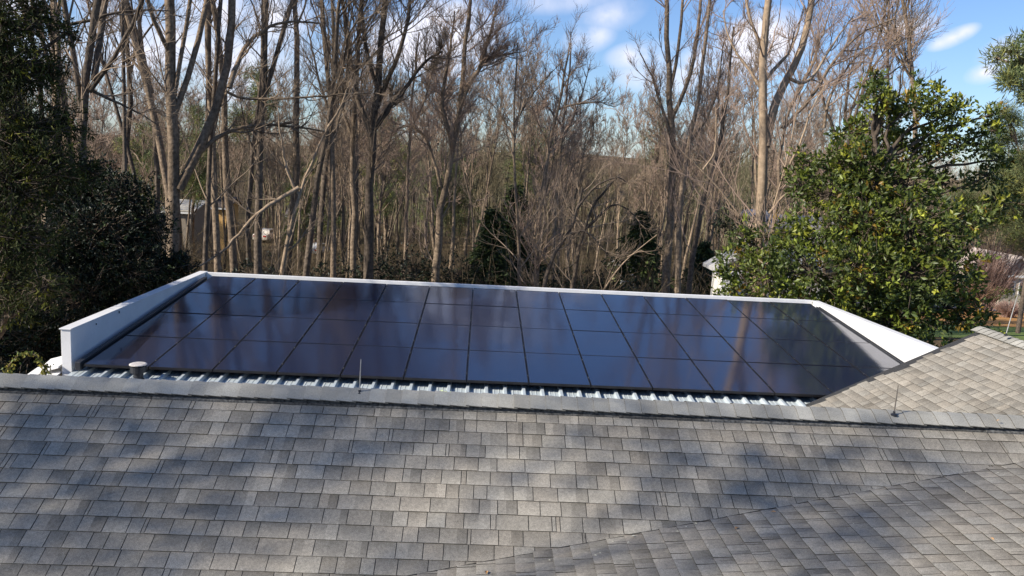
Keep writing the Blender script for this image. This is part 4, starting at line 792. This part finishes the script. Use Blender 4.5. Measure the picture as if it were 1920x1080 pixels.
# trees beside and behind the viewer, left of the house, that throw the dappled shade
for i, (x, y, k, s) in enumerate([(-36, -11.5, 0, 1.), (-30, -1.0, 1, 1.)]):
    H, tm, cm = tall[k]; o = empty('tall_tree', (x, y, -7.4), 'tall bare tree far left of the house, %s from the street side' % ords[i], 'tree', 'trees left of the house'); o.rotation_euler = (0, 0, i*1.3); o.scale = (s, s, s); link('trunk', tm, o); link('crown', cm, o)
DGS = [(1, 1, 1), (.7, .7, .6)]
for i, (x, y, H_, r_) in enumerate([(-24, 13, 15, 4.), (-21, 17.5, 13, 3.6), (-27, 19, 17, 4.5)]):
    n_ = 1800; h = rg.random(n_)**.8; ph = rg.random(n_)*6.283; rr = r_*(1-h)*(.3+.7*rg.random(n_)**.5); P = np.stack([rr*np.cos(ph), rr*np.sin(ph), 1.5+h*(H_-1.5)], 1)
    D = np.stack([np.cos(ph), np.sin(ph), -.3*np.ones(n_)], 1); P = np.repeat(P, 5, 0)+rg.normal(0, .15, (n_*5, 3)); D = np.repeat(D, 5, 0)+rg.normal(0, .4, (n_*5, 3)); V, Fq, tn = leaves(P, D, .4*(.6+.8*rg.random(len(P))), .35, tones(len(P), DGS, [1, 1]))
    t_ = empty('conifer_tree', (x, y, -7.4), 'tall conifer far left of the house, %s of a row of three' % ords[i], 'tree', 'conifers left of the house'); link('crown', mesh('crown', V, Fq, CONI, tn), t_); tb = Tubes(); tb.add(np.array([[(0, 0, -.3), (0, 0, H_*.97)]]), np.array([[.2, .03]]), 6); link('trunk', tb.mesh('trunk', BARKD), t_)

# two unseen trees added for shade: leaf clumps set up-sun of chosen roof spots
SUNV = np.array(sd)
def leafy_shade(base, targets, label):
    org = np.array([base[0], base[1], -7.4]); t_ = empty('added_shade_tree', org, label, 'tree'); Ps = []; heads = []
    for (px, py, rad, n_) in targets:
        q = CF + CR*(px-960)/F - CU*(py-540)/F
        p = on_roof(px, py); dist = ((org[:2]-p[:2])@SUNV[:2])/(SUNV[:2]@SUNV[:2]); c = p+SUNV*dist; heads.append(c); Ps.append(c+rg.normal(0, rad*.85, (int(n_*.62), 3)))
    P = np.concatenate(Ps); V, Fq, tn = leaves(P, rg.normal(0, 1, P.shape), .12*(.6+.8*rg.random(len(P))), .6, tones(len(P), GREENS, [1, 1, 1, 1, 1])); link('crown', mesh('crown', V-org, Fq, MAG, tn), t_)
    H = np.array(heads); top = H.mean(0)+[0, 0, 1.5]; tr = smooth_path([org-[0, 0, .3], (org+top)/2+[.3, .2, 0], top], 14, .05); tb = Tubes(); tb.add(tr[None], np.linspace(.11, .02, 14)[None], 8); lb = []
    for c in heads: j = int(rg.integers(6, 11)); lb.append(smooth_path([tr[j], (tr[j]+c)/2+[0, 0, .4], c], 8, .05))
    lb = np.stack(lb); tb.add(lb, np.tile(np.linspace(.03, .01, 8), (len(lb), 1)), 5); tb.V = [v-org for v in tb.V]; link('trunk', tb.mesh('trunk', BARK), t_)
leafy_shade((-17.5, .5), [(130, 775, .42, 330), (60, 800, .3, 120), (210, 765, .3, 130), (20, 920, .4, 200), (300, 900, .35, 90), (420, 990, .5, 170), (150, 1060, .45, 190), (560, 815, .35, 150), (690, 800, .3, 110)], 'unseen added shade tree left of the house, the nearer of the two')
leafy_shade((-15.5, -2.), [(1130, 790, .34, 170), (1240, 850, .36, 210), (1330, 900, .40, 260), (1430, 930, .38, 230), (1530, 870, .36, 200), (1560, 990, .32, 170), (1630, 1050, .28, 150), (1740, 850, .3, 110), (900, 830, .3, 90)], 'unseen added shade tree behind the viewer on the left, the farther of the two')
